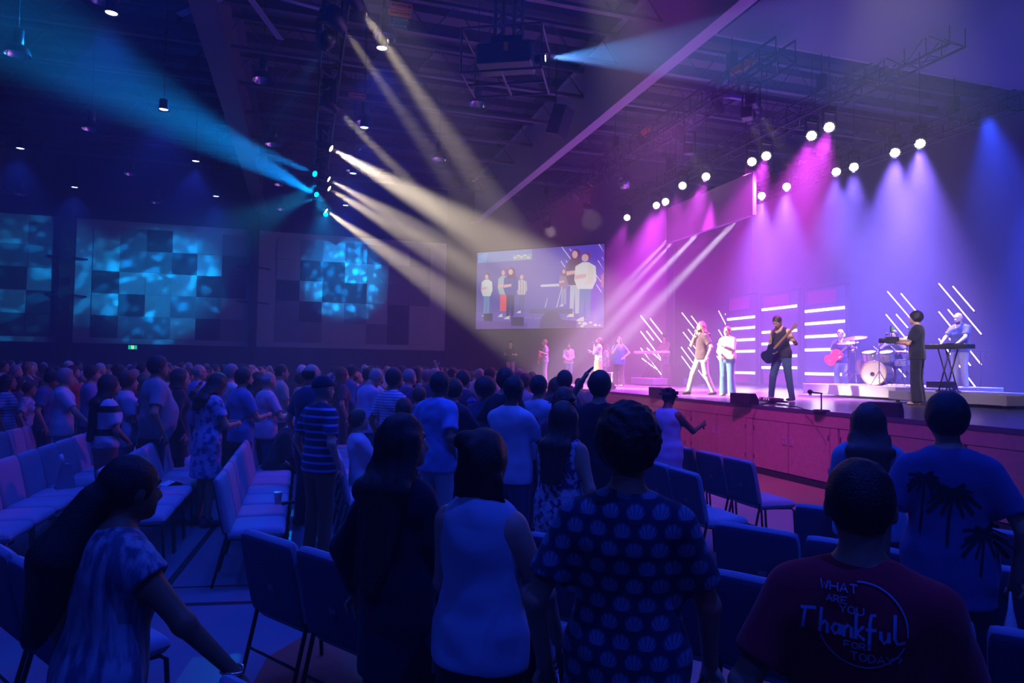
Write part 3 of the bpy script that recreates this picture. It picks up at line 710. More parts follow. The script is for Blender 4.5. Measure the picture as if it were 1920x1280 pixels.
M_eye = mat('eye_white', (.7, .7, .7), .3); M_iris = mat('iris', (.02, .012, .01), .2); M_lip = mat('lips', (.35, .12, .11), .5); M_brow = mat('brow', (.03, .02, .015), .8)
TOR = [(.90, .165, .115, 0), (1.00, .155, .11, 0), (1.12, .140, .10, .005), (1.24, .155, .108, .01), (1.34, .17, .11, .0), (1.405, .155, .085, -.012)]
ARMS = {   # wrist target (x outwards), elbow hint, fingers curl
    'down': ((.27, .03, .90), (.3, -.4, 0), .5), 'clasp': ((.05, .22, .98), (.6, -.3, -.2), .9), 'phone': ((.09, .30, 1.16), (.5, -.2, -.6), 1.0),
    'clap': ((.05, .31, 1.24), (.5, -.1, -.6), .3), 'raise': ((.27, .20, 1.66), (.5, .1, -.6), .15), 'half': ((.25, .28, 1.45), (.5, .0, -.8), .2),
    'hip': ((.2, .07, 1.02), (.9, -.5, 0), .8), 'mic': ((.04, .17, 1.40), (.5, .05, -.9), 1.5), 'out': ((.33, .40, 1.26), (.3, -.2, -.8), .25),
    'rest': ((.24, .36, .93), (.5, -.2, -.2), .6), 'fret': ((.42, .22, 1.22), (.4, -.1, -.8), 1.3), 'strum': ((.02, .20, 1.02), (.8, -.4, -.1), .8),
    'keys': ((.18, .38, 1.03), (.5, -.3, -.3), .5), 'fold': ((-.10, .20, 1.16), (.8, .1, -.4), .6), 'pocket': ((.20, .03, .93), (.5, -.8, 0), .6),
    'cam': ((.13, .33, 1.22), (.7, -.1, -.6), 1.2), 'drum': ((.22, .36, 1.20), (.5, -.3, -.4), 1.4), 'lap': ((.14, .36, 1.02), (.5, -.3, -.3), .8), 'up': ((.16, .1, 1.8), (.9, .2, 0), .1), 'low': ((.26, .22, .86), (.4, -.3, 0), .5)}
def rotx(a):
    c, s = math.cos(a), math.sin(a); return np.array([[1, 0, 0], [0, c, -s], [0, s, c]], np.float32)
def rotz(a):
    c, s = math.cos(a), math.sin(a); return np.array([[c, -s, 0], [s, c, 0], [0, 0, 1]], np.float32)
def person_meshes(H=1.72, w=1.0, sex='m', armR='down', armL='down', legs='stand', lean=0.0, twist=0.0, hp=0.0, hy=0.0, hair='short', hc='black', sk=0,
                  top='tee', tc=(.5, .5, .5), tp=None, tc2=(0, 0, 0), tsc=1.0, bot='trousers', bc=(.05, .06, .12), shoe=(.05, .05, .05), h=.012, cap=None, seed=1, beard=False,
                  hem=None, full=True, belly=0.0, glasses=False):
    s = H / 1.75; sx = s * w; out = {}; rnd = random.Random(seed)
    sit = legs == 'sit'; dz = -.42 * s if sit else 0.0
    U = rotz(twist) @ rotx(-lean); piv = V3(0, 0, .92 * s)
    def up(p): return U @ (np.asarray(p, np.float32) - piv) + piv + V3(0, 0, dz)
    ex = U @ V3(1, 0, 0)
    def T(x, y, z): return up(V3(x * s, y * s, z * s))
    shw = .165 if sex == 'm' else .145
    tor = []
    for (z, rx, ry, y) in TOR:
        if sex == 'f':
            if z < 1.02: rx *= 1.03
            elif z < 1.2: rx *= .88
            else: rx *= .92
        b = belly * math.exp(-((z - 1.08) / .14) ** 2)
        tor.append((z, rx * w + b * .4, ry * (.5 + .5 * w) + b, y + b * .7))
    # ---- limbs
    hipx = .088 * (.5 + .5 * w)
    def hipP(sg): return V3(sg * hipx * s, 0, .90 * s + dz)
    if legs == 'sit': kn = lambda g: V3(g * .12 * s, .43 * s, .50 * s); an = lambda g: V3(g * .12 * s, .42 * s, .085 * s)
    elif legs == 'walk': kn = lambda g: V3(g * .10 * s, (.18 if g > 0 else -.05) * s, .49 * s); an = lambda g: V3(g * .10 * s, (.30 if g > 0 else -.26) * s, .085 * s)
    elif legs == 'wide': kn = lambda g: V3(g * .17 * s, .04 * s, .49 * s); an = lambda g: V3(g * .25 * s, (-.02 if g > 0 else .05) * s, .085 * s)
    else: kn = lambda g: V3(g * .10 * s, .015 * s, .49 * s); an = lambda g: V3(g * .115 * s, -.02 * s, .085 * s)
    L1, L2 = .285 * s, .255 * s
    def arm(g, pose):
        tg, hint, curl = ARMS[pose] if isinstance(pose, str) else pose
        Sh = T(g * shw * (.6 + .4 * w), -.01, 1.385); W = T(g * tg[0], tg[1], tg[2]); hv = U @ V3(g * hint[0], hint[1], hint[2])
        d = W - Sh; L = float(np.linalg.norm(d)); L_ = min(L, (L1 + L2) * .985); W = Sh + d / L * L_; dn = d / L
        a = (L1 * L1 - L2 * L2 + L_ * L_) / (2 * L_); hh = math.sqrt(max(1e-5, L1 * L1 - a * a)); pv = nrm(hv - dn * float(hv @ dn)); E = Sh + dn * a + pv * hh
        return Sh, E, W, curl, pv
    A = {g: arm(g, armR if g > 0 else armL) for g in (1, -1)}
    nb = T(0, -.015, 1.43); nt_ = T(0, .0, 1.52)
    HR = U @ rotz(hy) @ rotx(-hp); hc0 = T(0, .012, 1.50) + HR @ V3(0, .012 * s, .115 * s)
    def Hd(x, y, z): return hc0 + HR @ V3(x * s, y * s, z * s)
    # ---- body
    F_ = Field(.035)
    for (a, b) in zip(tor[:-1], tor[1:]): F_.cone(T(0, a[3], a[0]), T(0, b[3], b[0]), (a[1] * s, a[2] * s), (b[1] * s, b[2] * s), k=.05, e1=ex)
    F_.cone(nb, nt_, .056 * s * (.6 + .4 * w), .05 * s, k=.05)
    if sex == 'f':
        for g in (1, -1): F_.ell(T(g * .07, .085, 1.27), (.062 * s, .05 * s, .06 * s), k=.04)
    for g in (1, -1):
        Sh, E, W, curl, pv = A[g]
        F_.cone(Sh - V3(0, 0, .0), E, .05 * s * (.5 + .5 * w), .037 * s * (.5 + .5 * w), k=.05); F_.cone(E, W, .038 * s, .025 * s, k=.02)
        F_.cone(hipP(g), kn(g), .083 * s * (.4 + .6 * w), .052 * s, k=.05); F_.cone(kn(g), an(g), .052 * s, .034 * s, k=.03)
        F_.cone(kn(g) + (an(g) - kn(g)) * .25 + V3(0, -.012 * s, 0), kn(g) + (an(g) - kn(g)) * .45 + V3(0, -.01 * s, 0), .04 * s, .035 * s, k=.02)
        F_.cone(an(g) + V3(0, -.03 * s, -.045 * s), an(g) + V3(0, .13 * s, -.055 * s), (.036 * s, .03 * s), (.042 * s, .022 * s), k=.02, e1=V3(1, 0, 0))
        hd = nrm(W - E); nrm_ = nrm(np.cross(hd, pv)) * g     # palm direction sideways
        F_.cone(W, W + hd * .075 * s, (.026 * s, .016 * s), (.038 * s, .014 * s), k=.015, e1=pv)
    F_.ell(Hd(0, -.008, .02), (.076 * s, .094 * s, .103 * s), HR, k=.02)
    F_.ell(Hd(0, .03, -.045), (.056 * s, .062 * s, .062 * s), HR, k=.03)
    F_.cone(Hd(0, .075, -.085), Hd(0, .07, -.075), .022 * s, .02 * s, k=.03)
    F_.cone(Hd(0, .088, .02), Hd(0, .108, -.025), .009 * s, .016 * s, k=.015); F_.cone(Hd(-.012, .096, -.03), Hd(.012, .096, -.03), .010 * s, k=.01)
    F_.cone(Hd(-.032, .078, .035), Hd(.032, .078, .035), .012 * s, k=.02); F_.cone(Hd(-.016, .085, -.055), Hd(.016, .085, -.055), .011 * s, k=.012)
    for g in (1, -1):
        F_.ell(Hd(g * .078, -.005, -.005), (.012 * s, .02 * s, .033 * s), HR, k=.008); F_.sub(Hd(g * .033, .100, .012), (.016 * s, .016 * s, .011 * s), HR)
    vs, fs = F_.mesh(h)
    mb = MB()
    for g in (1, -1):      # fingers and thumb
        Sh, E, W, curl, pv = A[g]; hd = nrm(W - E); pn = nrm(np.cross(hd, pv)); inward = nrm(T(0, .2, 1.1) - W)
        if float(pn @ inward) < 0: pn = -pn
        base = W + hd * .072 * s
        for i, (off, ln) in enumerate([(.030, .068), (.010, .078), (-.010, .072), (-.029, .056)]):
            p = base + pv * off * s; pts = [p]; d = hd.copy(); seg = [ln * .42 * s, ln * .33 * s, ln * .28 * s]
            c_ = curl * (1 + .08 * i)
            for j in range(3):
                an_ = c_ * (.55 if j == 0 else .75); ca, sa = math.cos(an_), math.sin(an_)
                d, q2 = nrm(d * ca + pn * sa), None; pn2 = pn
                pts.append(pts[-1] + d * seg[j])
            mb.tube([Vector(map(float, q)) for q in pts], [.0095 * s, .009 * s, .0082 * s, .006 * s], 6)
        tb = W + hd * .025 * s + pv * .022 * s; t1 = tb + nrm(pv * .8 + hd * .6 + pn * .3) * .04 * s; t2 = t1 + nrm(hd + pn * (.3 + curl * .5)) * .028 * s; t3 = t2 + nrm(hd + pn * (.5 + curl * .6)) * .02 * s
        mb.tube([Vector(map(float, q)) for q in (tb, t1, t2, t3)], [.012 * s, .011 * s, .0095 * s, .006 * s], 6)
    if full:
        for g in (1, -1):
            mb.mi = 1; mb.ball(Vector(map(float, Hd(g * .033, .0785, .012))), .0125 * s, 8, 6)
            mb.mi = 2; mb.ball(Vector(map(float, Hd(g * .033, .0875, .012))), .0058 * s, 8, 6)
            mb.mi = 4; mb.tube([Vector(map(float, Hd(g * a_, b_, c_))) for a_, b_, c_ in ((.015, .092, .033), (.033, .091, .038), (.05, .08, .034))], .0035 * s, 5)
        mb.mi = 3; mb.tube([Vector(map(float, Hd(a_, b_, -.056))) for a_, b_ in ((-.021, .089), (0, .0975), (.021, .089))], .0042 * s, 6)
    out['body'] = np_mesh('person', vs, fs, [skin(sk), M_eye, M_iris, M_lip, M_brow], mb)
    # ---- lower garment
    hz = .012 * s
    if bot in ('trousers', 'shorts', 'wide'):
        G = Field(.03); a = tor[0]; b = tor[1]
        G.cone(T(0, a[3], a[0]), T(0, b[3], b[0] + .02), (a[1] * s + hz, a[2] * s + hz), (b[1] * s + hz, b[2] * s + hz), k=.04, e1=ex)
        for g in (1, -1):
            kk = kn(g); aa = an(g); r1, r2 = (.07, .058) if bot == 'trousers' else (.085, .10) if bot == 'wide' else (.085, .08)
            G.cone(hipP(g) + V3(0, 0, 0), kk, .09 * s * (.4 + .6 * w) + .01, r1 * s, k=.03)
            if bot != 'shorts': G.cone(kk, aa + V3(0, 0, -.02 * s), r1 * s, r2 * s, k=.015, cut=True)
        cl = [(T(0, 0, 1.04), U @ V3(0, 0, 1))]
        if bot == 'shorts' and not sit: cl.append((V3(0, 0, .50 * s), V3(0, 0, -1)))
        if bot != 'shorts': cl.append((V3(0, 0, .045 * s), V3(0, 0, -1)))
        out['trousers' if bot != 'shorts' else 'shorts'] = (G.mesh(h, cl, .0022, (30, 30, 22), seed), cloth(bc))
    elif bot in ('skirt', 'longskirt'):
        G = Field(.03); z1 = .50 if bot == 'skirt' else .25
        if sit: z1 = .7
        G.cone(T(0, 0, 1.02), V3(0, 0, .86 * s + dz), (.15 * sx, .115 * s), (.185 * sx, .14 * s), k=.02, e1=ex)
        G.cone(V3(0, 0, .86 * s + dz), V3(0, .01, z1 * s + dz), (.185 * sx, .14 * s), (.21 * sx, .17 * s), k=.02)
        out['skirt'] = (G.mesh(h, [(V3(0, 0, z1 * s + dz), V3(0, 0, -1))], .004, (40, 40, 5), seed), cloth(bc))
    # ---- upper garment
    if top:
        G = Field(.035); e = .012 * s if top != 'loose' else .022 * s
        hm = hem if hem is not None else {'tee': .84, 'polo': .84, 'long': .84, 'tank': .86, 'dress': .55, 'loose': .80, 'jacket': .82, 'tunic': .70, 'vest': .86}.get(top, .84)
        lo_ = [(hm - .08, max(tor[0][1] * (1.0 if hm > .7 else 1.15), .176 * w + .006), tor[0][2] * (1.08 if hm > .7 else 1.25), 0)]
        ch = lo_ + [t_ for t_ in tor if t_[0] > hm - .02]
        for (a, b) in zip(ch[:-1], ch[1:]):
            m1 = max(a[1], .15 * w + (.03 if a[0] < 1.03 else 0)); m2 = max(b[1], .15 * w + (.03 if b[0] < 1.03 else 0))
            pa = T(0, a[3], a[0]) if a[0] > .86 else V3(0, a[3] * s, a[0] * s + dz); G.cone(pa, T(0, b[3], b[0]), (m1 * s + e, a[2] * s + e), (m2 * s + e, b[2] * s + e), k=.04, e1=ex)
        if sex == 'f':
            for g in (1, -1): G.ell(T(g * .07, .085, 1.27), (.062 * s + e, .05 * s + e, .06 * s + e), k=.05)
        if top not in ('tank', 'vest', 'sundress'):
            for g in (1, -1):
                Sh, E, W, curl, pv = A[g]; rr = .05 * s * (.5 + .5 * w)
                if top in ('long', 'jacket', 'loose_long'):
                    G.cone(Sh, E, rr + e, .04 * s + e, k=.05); G.cone(E, E + (W - E) * .93, .041 * s + e, .028 * s + e, k=.03, cut=True)
                elif top == 'cap': G.cone(Sh, Sh + (E - Sh) * .3, rr + e, rr + e + .012, k=.04, cut=True)
                else: G.cone(Sh, Sh + (E - Sh) * (.72 if top != 'dress' else .6), rr + e, .044 * s + e + .01 * s, k=.05, cut=True)
        else:
            for g in (1, -1): G.sub(A[g][0] + ex * g * .062 * s, (.045 * s, .08 * s, .085 * s))
        G.sub(T(0, .085, 1.47), (.062 * s, .07 * s, .075 * s) if top not in ('tank', 'dress', 'sundress') else (.085 * s, .09 * s, .10 * s))
        G.cone(T(0, -.02, 1.425), T(0, -.005, 1.462), (.068 * s, .066 * s), (.062 * s, .058 * s), k=.025, cut=True, e1=ex)
        cl = [((V3(0, 0, hm * s + dz) if hm < .9 else T(0, 0, hm)), V3(0, 0, -1))]
        out['dress' if hm < .6 else 'shirt'] = (G.mesh(h, cl, .003 if top != 'loose' else .005, (34, 34, 16), seed * 1.3), cloth(tc, tp, tc2, tsc))
        if top in ('polo', 'jacket'):
            G = Field(.01)
            for a_ in range(10):
                t0 = math.pi * 2 * (a_ / 10.0) ; t1 = math.pi * 2 * ((a_ + 1) / 10.0)
                if a_ in (2,) : continue
                G.cone(T(.064 * math.cos(t0), -.005 + .058 * math.sin(t0), 1.455 - .012 * math.sin(t0)), T(.064 * math.cos(t1), -.005 + .058 * math.sin(t1), 1.455 - .012 * math.sin(t1)), .014 * s, k=.01)
            out['collar'] = (G.mesh(min(h, .010)), cloth(tc, tp if tp != 'hstripe' else None, tc2, tsc))
    # ---- shoes
    for i, g in enumerate((1, -1)):
        G = Field(.02); a = an(g)
        G.cone(a + V3(0, -.035 * s, -.04 * s), a + V3(0, .14 * s, -.052 * s), (.043 * s, .038 * s), (.05 * s, .03 * s), e1=V3(1, 0, 0)); G.cone(a + V3(0, -.02 * s, -.03 * s), a + V3(0, -.015 * s, .01 * s), .042 * s, .043 * s)
        out['shoe%d' % i] = (G.mesh(max(h, .010), [(V3(0, 0, 0.003), V3(0, 0, -1)), (a + V3(0, 0, .02 * s), V3(0, 0, 1))]), cloth(shoe))
    # ---- hair
    cr = 1.0; G = Field(.03); cl = []; hf = .0015; fq = (90, 90, 30)
    front = (Hd(0, .055, .03), HR @ nrm(V3(0, .86, -.5)))
    if hair in ('short', 'buzz', 'crop'):
        e = {'short': .016, 'buzz': .007, 'crop': .011}[hair]
        G.ell(Hd(0, -.012, .028), ((.078 + e) * s, (.094 + e) * s, (.100 + e) * s), HR); cl = [front, (Hd(0, 0, -.05), HR @ nrm(V3(0, .5, -1)))]
    elif hair == 'fringe':
        G.ell(Hd(0, -.022, .02), (.083 * s, .092 * s, .085 * s), HR); cl = [(Hd(0, .0, .02), HR @ nrm(V3(0, 1, .0))), (Hd(0, 0, .055), HR @ V3(0, 0, 1)), (Hd(0, 0, -.055), HR @ V3(0, 0, -1))]
    elif hair == 'afro': G.ell(Hd(0, -.03, .045), (.135 * s, .14 * s, .135 * s), HR); cl = [(Hd(0, .075, .02), HR @ nrm(V3(0, 1, -.45)))]; hf = .004; fq = (140, 140, 140)
    elif hair == 'curly':
        G.ell(Hd(0, -.02, .035), (.105 * s, .115 * s, .118 * s), HR); cl = [(Hd(0, .07, .03), HR @ nrm(V3(0, .9, -.5))), (Hd(0, 0, -.09), HR @ nrm(V3(0, .3, -1)))]; hf = .005; fq = (110, 110, 90)
    elif hair in ('long', 'shoulder', 'bob', 'xlong', 'wavy'):
        G.ell(Hd(0, -.014, .03), (.093 * s, .108 * s, .108 * s), HR)
        d = {'long': .36, 'shoulder': .22, 'bob': .13, 'xlong': .52, 'wavy': .27}[hair]
        wd = {'long': .115, 'shoulder': .125, 'bob': .105, 'xlong': .125, 'wavy': .14}[hair]
        top_ = Hd(0, -.035, .0); mid = Hd(0, -.055, -.12); end = T(0, -.135, 1.50 - d + .04) if d > .2 else Hd(0, -.045, -d)
        G.cone(top_, mid, (.092 * s, .07 * s), (wd * .9 * s, .062 * s), e1=ex, k=.04)
        if d > .2:
            nk = T(0, -.115, 1.43); G.cone(mid, nk, (wd * .9 * s, .06 * s), (wd * s, .045 * s), e1=ex, k=.04); G.cone(nk, end + (U @ V3(0, -.02, 0)), (wd * s, .045 * s), (wd * .8 * s, .03 * s), e1=ex, k=.04)
        for g in (1, -1): G.cone(Hd(g * .075, .01, .02), Hd(g * .09, .0, -.12), (.028 * s, .05 * s), (.03 * s, .045 * s), k=.03, e1=ex)
        cl = [(Hd(0, .062, .03), HR @ nrm(V3(0, 1, -.35)))]; hf = .003 if hair != 'wavy' else .006; fq = (120, 60, 6) if hair != 'wavy' else (70, 60, 50)
    elif hair in ('pony', 'bun', 'halfup', 'sidepony'):
        G.ell(Hd(0, -.014, .028), (.088 * s, .103 * s, .106 * s), HR); cl = [(Hd(0, .06, .03), HR @ nrm(V3(0, .92, -.4)))]
        if hair == 'bun': G.ell(Hd(0, -.10, .085), (.045 * s,) * 3, k=.01)
        elif hair == 'halfup':
            G.ell(Hd(-.05, -.075, .085), (.048 * s, .04 * s, .042 * s), k=.008); G.ell(Hd(-.02, -.10, .06), (.03 * s, .03 * s, .03 * s), k=.01); G.cone(Hd(0, -.035, .0), Hd(.0, -.045, -.10), (.088 * s, .072 * s), (.092 * s, .05 * s), e1=ex, k=.03)
            for q_ in range(9): G.cone(Hd(-.085 + q_ * .021, -.06, -.05), Hd(-.098 + q_ * .0245, -.062 + .01 * (q_ % 3), -.135 - .02 * (q_ % 2) - .012 * (q_ % 3)), .017 * s, .008 * s, k=.012)
        elif hair == 'pony':
            G.ell(Hd(0, -.10, .0), (.03 * s,) * 3); G.cone(Hd(0, -.115, .0), T(0, -.16, 1.38), .032 * s, .042 * s, k=.02); G.cone(T(0, -.16, 1.38), T(.0, -.15, 1.14), .042 * s, .018 * s, k=.02)
        else:
            G.ell(Hd(-.02, -.10, -.03), (.04 * s,) * 3); G.cone(Hd(-.03, -.12, -.04), T(-.06, -.17, 1.38), .055 * s, .085 * s, k=.03); G.cone(T(-.06, -.17, 1.38), T(-.13, -.16, 1.10), .085 * s, .055 * s, k=.03)
        hf = .002; fq = (120, 60, 10)
    elif hair == 'locs':
        G.ell(Hd(0, -.012, .035), (.09 * s, .10 * s, .10 * s), HR); cl = [front]; r_ = random.Random(5)
        for i_ in range(22):
            a_ = r_.uniform(0, 6.28); b_ = r_.uniform(0, 1); q0 = Hd(.07 * math.cos(a_), -.02 + .085 * math.sin(a_), .09 - b_ * .06); q1 = Hd(.115 * math.cos(a_), -.02 + .12 * math.sin(a_), .10 - b_ * .10); G.cone(q0, q1, .016 * s, .012 * s, k=.01)
    if hair != 'bald':
        out['hair'] = (G.mesh(min(h, .012), cl, hf, fq, seed), hairm(hc))
    if beard:
        G = Field(.02); G.ell(Hd(0, .045, -.085), (.055 * s, .055 * s, .048 * s), HR); G.cone(Hd(-.055, .03, -.04), Hd(-.03, .075, -.08), .018 * s, k=.02); G.cone(Hd(.055, .03, -.04), Hd(.03, .075, -.08), .018 * s, k=.02)
        out['beard'] = (G.mesh(min(h, .010), [(Hd(0, 0, -.045), HR @ nrm(V3(0, .3, 1)))], .002, (150, 150, 60), seed), hairm(hc))
    if cap:
        G = Field(.01); G.ell(Hd(0, -.01, .035), (.094 * s, .112 * s, .105 * s), HR); G.cone(Hd(0, .08, .052), Hd(0, .155, .04), (.062 * s, .008 * s), (.05 * s, .007 * s), e1=ex, k=.015)
        out['cap'] = (G.mesh(min(h, .010), [(Hd(0, 0, .03), HR @ nrm(V3(0, .12, -1)))]), cloth(cap))
    if glasses:
        m_ = MB()
        for g in (1, -1):
            n_ = 14; m_.tube([Vector(map(float, Hd(g * .034 + .021 * math.cos(2 * math.pi * i / n_), .106, .012 + .017 * math.sin(2 * math.pi * i / n_)))) for i in range(n_ + 1)], .0018 * s, 5)
            m_.tube([Vector(map(float, Hd(g * .056, .105, .018))), Vector(map(float, Hd(g * .082, .0, .012)))], .0018 * s, 5)
        m_.tube([Vector(map(float, Hd(-.013, .107, .015))), Vector(map(float, Hd(.013, .107, .015)))], .0018 * s, 5)
        out['glasses'] = m_.mesh('glasses', mat('spectacle', (.02, .02, .02), .3))
    info = dict(A=A, U=U, T=T, Hd=Hd, s=s, HR=HR)
    return out, info
def make_person(loc, heading, label, group=None, cat='person', **k):
    "heading: degrees clockwise from the room's +Y"
    out, info = person_meshes(**k)
    root = linkobj('person', out.pop('body'), None, loc, -math.radians(heading)); tag(root, label, cat, group)
    for n, v in out.items():
        nm = 'shoe' if n.startswith('shoe') else n
        me = v if isinstance(v, bpy.types.Mesh) else np_mesh(nm, v[0][0], v[0][1], [v[1]])
        linkobj(nm, me, root)
    info['root'] = root; info['loc'] = Vector(loc); info['rz'] = -math.radians(heading)
    return root, info
def wpt(info, p):
    "a point of the figure's own frame in room coordinates"
    return info['loc'] + Matrix.Rotation(info['rz'], 3, 'Z') @ Vector(map(float, p))
def camaz(px): return math.degrees(YAW + math.atan((px - 960) / F))   # compass bearing of a picture column
# ================================================================ stacking chairs in rows
m_seat = mat('chair_fabric', (.30, .30, .42), .95, noise=.12, nscale=120, bump=.3); m_frame = mat('chair_frame', (.03, .03, .035), .35, .6)
m_cover = mat('chair_back_cover', (.05, .05, .12), .9, noise=.12, nscale=120, bump=.3)
m_tag = mat('chair_tag', (.14, .14, .2), .6)
def chair_proto():
    "origin on the floor below the middle of the seat; the sitter looks along +Y; the backrest top is .88 high"
    t = empty('stacking_chair', (0, 0, 0)); W_ = .255
    F_ = Field(.03)
    def pad(x0, x1, y0, y1, z0, z1, n=14, m=14, M=None):
        n = m = 14
        vs = []; fs = []
        for sgn in (1, -1):
            for i in range(n + 1):
                for j in range(m + 1):
                    u = math.sin((i / n * 2 - 1) * math.pi / 2); v = math.sin((j / m * 2 - 1) * math.pi / 2)
                    e = max(0.0, 1 - abs(u) ** 14) * max(0.0, 1 - abs(v) ** 10); hgt = e ** .5; cu = 1 - .05 * abs(v) ** 8; cv = 1 - .03 * abs(u) ** 8; u *= cu; v *= cv
                    vs.append(((x0 + x1) / 2 + u * (x1 - x0) / 2, (y0 + y1) / 2 + v * (y1 - y0) / 2, (z0 + z1) / 2 + sgn * hgt * (z1 - z0) / 2))
        b = (n + 1) * (m + 1)
        for i in range(n):
            for j in range(m):
                a = i * (m + 1) + j; q = (a, a + m + 1, a + m + 2, a + 1); fs.append(q); fs.append(tuple(b + k for k in q[::-1]))
        if M is not None: vs = [M @ Vector(v) for v in vs]
        return vs, fs
    vs, fs = pad(-W_, W_, -.21, .25, .375, .475); MB().add(vs, fs, True).build('seat', m_seat, t)
    R = Matrix.Translation((0, -.20, .46)) @ Matrix.Rotation(math.radians(90 + 12), 4, 'X')
    vs, fs = pad(-W_, W_, -.04, .44, -.036, .036, 9, 9, R)
    bk = MB().add(vs, fs, True).build('backrest', m_seat, t)
    vs, fs = pad(-W_ + .006, W_ - .006, -.03, .425, -.012, .012, 9, 9, R @ Matrix.Translation((0, 0, .029))); MB().add(vs, fs, True).build('back_cover', m_cover, bk)
    MB().box(-.03, .02, -.0025, .0, -.015, .015, Matrix.Translation((.05, -.297, .62)) @ Matrix.Rotation(math.radians(12), 4, 'X')).build('number_tag', m_tag, bk)
    for sx_ in (-1, 1):
        x = sx_ * .235
        MB().tube([(x, -.24, .60), (x, -.20, .42), (x, -.30, .012)], .0125, 7).build('leg', m_frame, t)
        MB().tube([(x, -.17, .40), (x, .19, .385), (x, .225, .36), (x, .25, .012)], .0125, 7).build('leg', m_frame, t)
    MB().tube([(-.235, -.255, .22), (.235, -.255, .22)], .008, 6).build('stretcher', m_frame, t)
    return t
CP = chair_proto(); CP_USED = [False]; CHAIRS = []
def chair(p, heading, label, group):
    o = CP if not CP_USED[0] else copy_tree(CP); CP_USED[0] = True
    o.location = (p[0], p[1], 0); o.rotation_euler = (0, 0, -math.radians(heading)); tag(o, label, 'chair', group); CHAIRS.append(o); return o
# main block: rows run away from the camera, seats face the stage (+X). the backrest top stands at x
ROWX = [4.45, 3.42, 2.40, 1.38, .36, -.66, -1.68, -2.70, -3.72, -4.74]
NAMES = ['in the front row before the stage', 'in the second row from the stage', 'in the third row from the stage', 'in the fourth row from the stage', 'in the row behind the striped standing man', 'in the row with the paper cup', 'in the tie-dye dress woman row', 'in the row in front of the white polo man', 'in the row with the paper bag', 'in the outermost left row']
ORD = ['nearest', 'second', 'third', 'fourth', 'fifth', 'sixth', 'seventh', 'eighth', 'ninth', 'tenth', 'eleventh', 'twelfth', 'thirteenth', 'fourteenth']
Y0 = [5.9, 5.3, 6.3, 6.6, 6.9, 5.9, 6.6, 6.2, 6.6, 7.0]
for r, x in enumerate(ROWX):
    n = 14 if r < 8 else 10
    for k in range(n):
        y = Y0[r] + .27 + k * .54
        lb = 'chair %s, %s' % (NAMES[r], 'the near end one' if k == 0 else ORD[k] + ' from its near end')
        chair((x + .30, y), 90, lb, 'chairs %s' % NAMES[r])
# near block: rows turned, seats face a bearing of 55.6 degrees. n = distance of the backrest tops along that bearing
HB = 55.6; nv = Vector((math.sin(math.radians(HB)), math.cos(math.radians(HB)))); rv = Vector((nv.y, -nv.x))
def bpt(n, s): return nv * n + rv * s
def s_of(px, n):
    "place along the row of the picture column px"
    r = ray(px, 687); d = Vector((r.x, r.y)).normalized(); k = n / d.dot(nv); return (d * k).dot(rv)
BR = [(1.08, [(-40, -1), (450, 1)], 'in the nearest row'), (2.08, [(470, 6)], 'in the row before the black-cardigan woman'), (3.13, [(1035, 6)], 'in the row ahead of the leaf-print man'), (4.12, [(1335, 5)], 'in the row ahead of the maroon man'), (5.06, [(1485, 4)], 'in the far row of the near block')]
def brow(n, s0, cnt, desc):
    for k in range(cnt):
        c = bpt(n + .30, s0 + .27 + k * .54)
        chair(c, HB, 'dark chair %s, %s' % (desc, ['its left end one', 'second from its left end', 'third from its left end', 'fourth from its left end', 'fifth from its left end', 'sixth from its left end', 'seventh from its left end'][k]), 'chairs of the near block')
brow(2.08, s_of(460, 2.08), 5, BR[1][2]); brow(3.13, s_of(990, 3.13), 6, BR[2][2]); brow(4.12, s_of(1335, 4.12), 5, BR[3][2]); brow(5.06, s_of(1485, 5.06), 5, BR[4][2])
brow(1.08, s_of(420, 1.08) , 2, 'the ponytailed woman rests a hand on'); 
for k in range(2):
    c = bpt(1.08 + .30, s_of(110, 1.08) - .27 - k * .54); chair(c, HB, 'dark chair at the left edge by the ponytailed woman, %s' % ['its right neighbour', 'cut off by the edge'][k], 'chairs of the near block')
# ================================================================ light tubes standing behind the band
m_tube = emat('tube_glow', (1.0, .62, .95), 5)
def tube(a, b, conv, label, group):
    p, q = conv(*a), conv(*b)
    t = MB().tube([q - p, (0, 0, 0)], .016, 8).build('light_tube', m_tube, None, p); tag(t, label, 'light tube', group)
    d = (q - p).normalized()
    MB().tube([(q - p), (q - p) + d * .05], .026, 8).build('end_cap', m_black, t)
def onang(px, py):      # just in front of the angled wall
    r = ray(px, py); A0 = Vector((6.3, 31)) + nA * .15; k = A0.dot(nA) / (r.x * nA.x + r.y * nA.y); return CAM + r * k
c4 = lambda x, y: (880 + x / 4.795, 440 + y / 4.795); c5 = lambda x, y: (1240 + x / 5.333, 520 + y / 5.333); c6 = lambda x, y: (1560 + x / 5.333, 520 + y / 5.333)
L1_ = [((1540, 727), (1757, 1000)), ((1625, 752), (1735, 892)), ((1540, 868), (1730, 1120)), ((1593, 865), (1657, 948)), ((1540, 1017), (1752, 1290)), ((1597, 1018), (1752, 1153)), ((1552, 1110), (1690, 1215))]
for i, (a, b) in enumerate(L1_): tube(c4(*a), c4(*b), onang, 'slanting light tube behind the far keyboard player, %s' % ['the longest upper one', 'the upper right one', 'second from the top on the left', 'short one beside her head', 'third from the top on the left', 'crossing behind her arm', 'the lowest'][i], 'light tubes behind the keyboard player')
onY = lambda x, y: aty(x, y, 25.85)
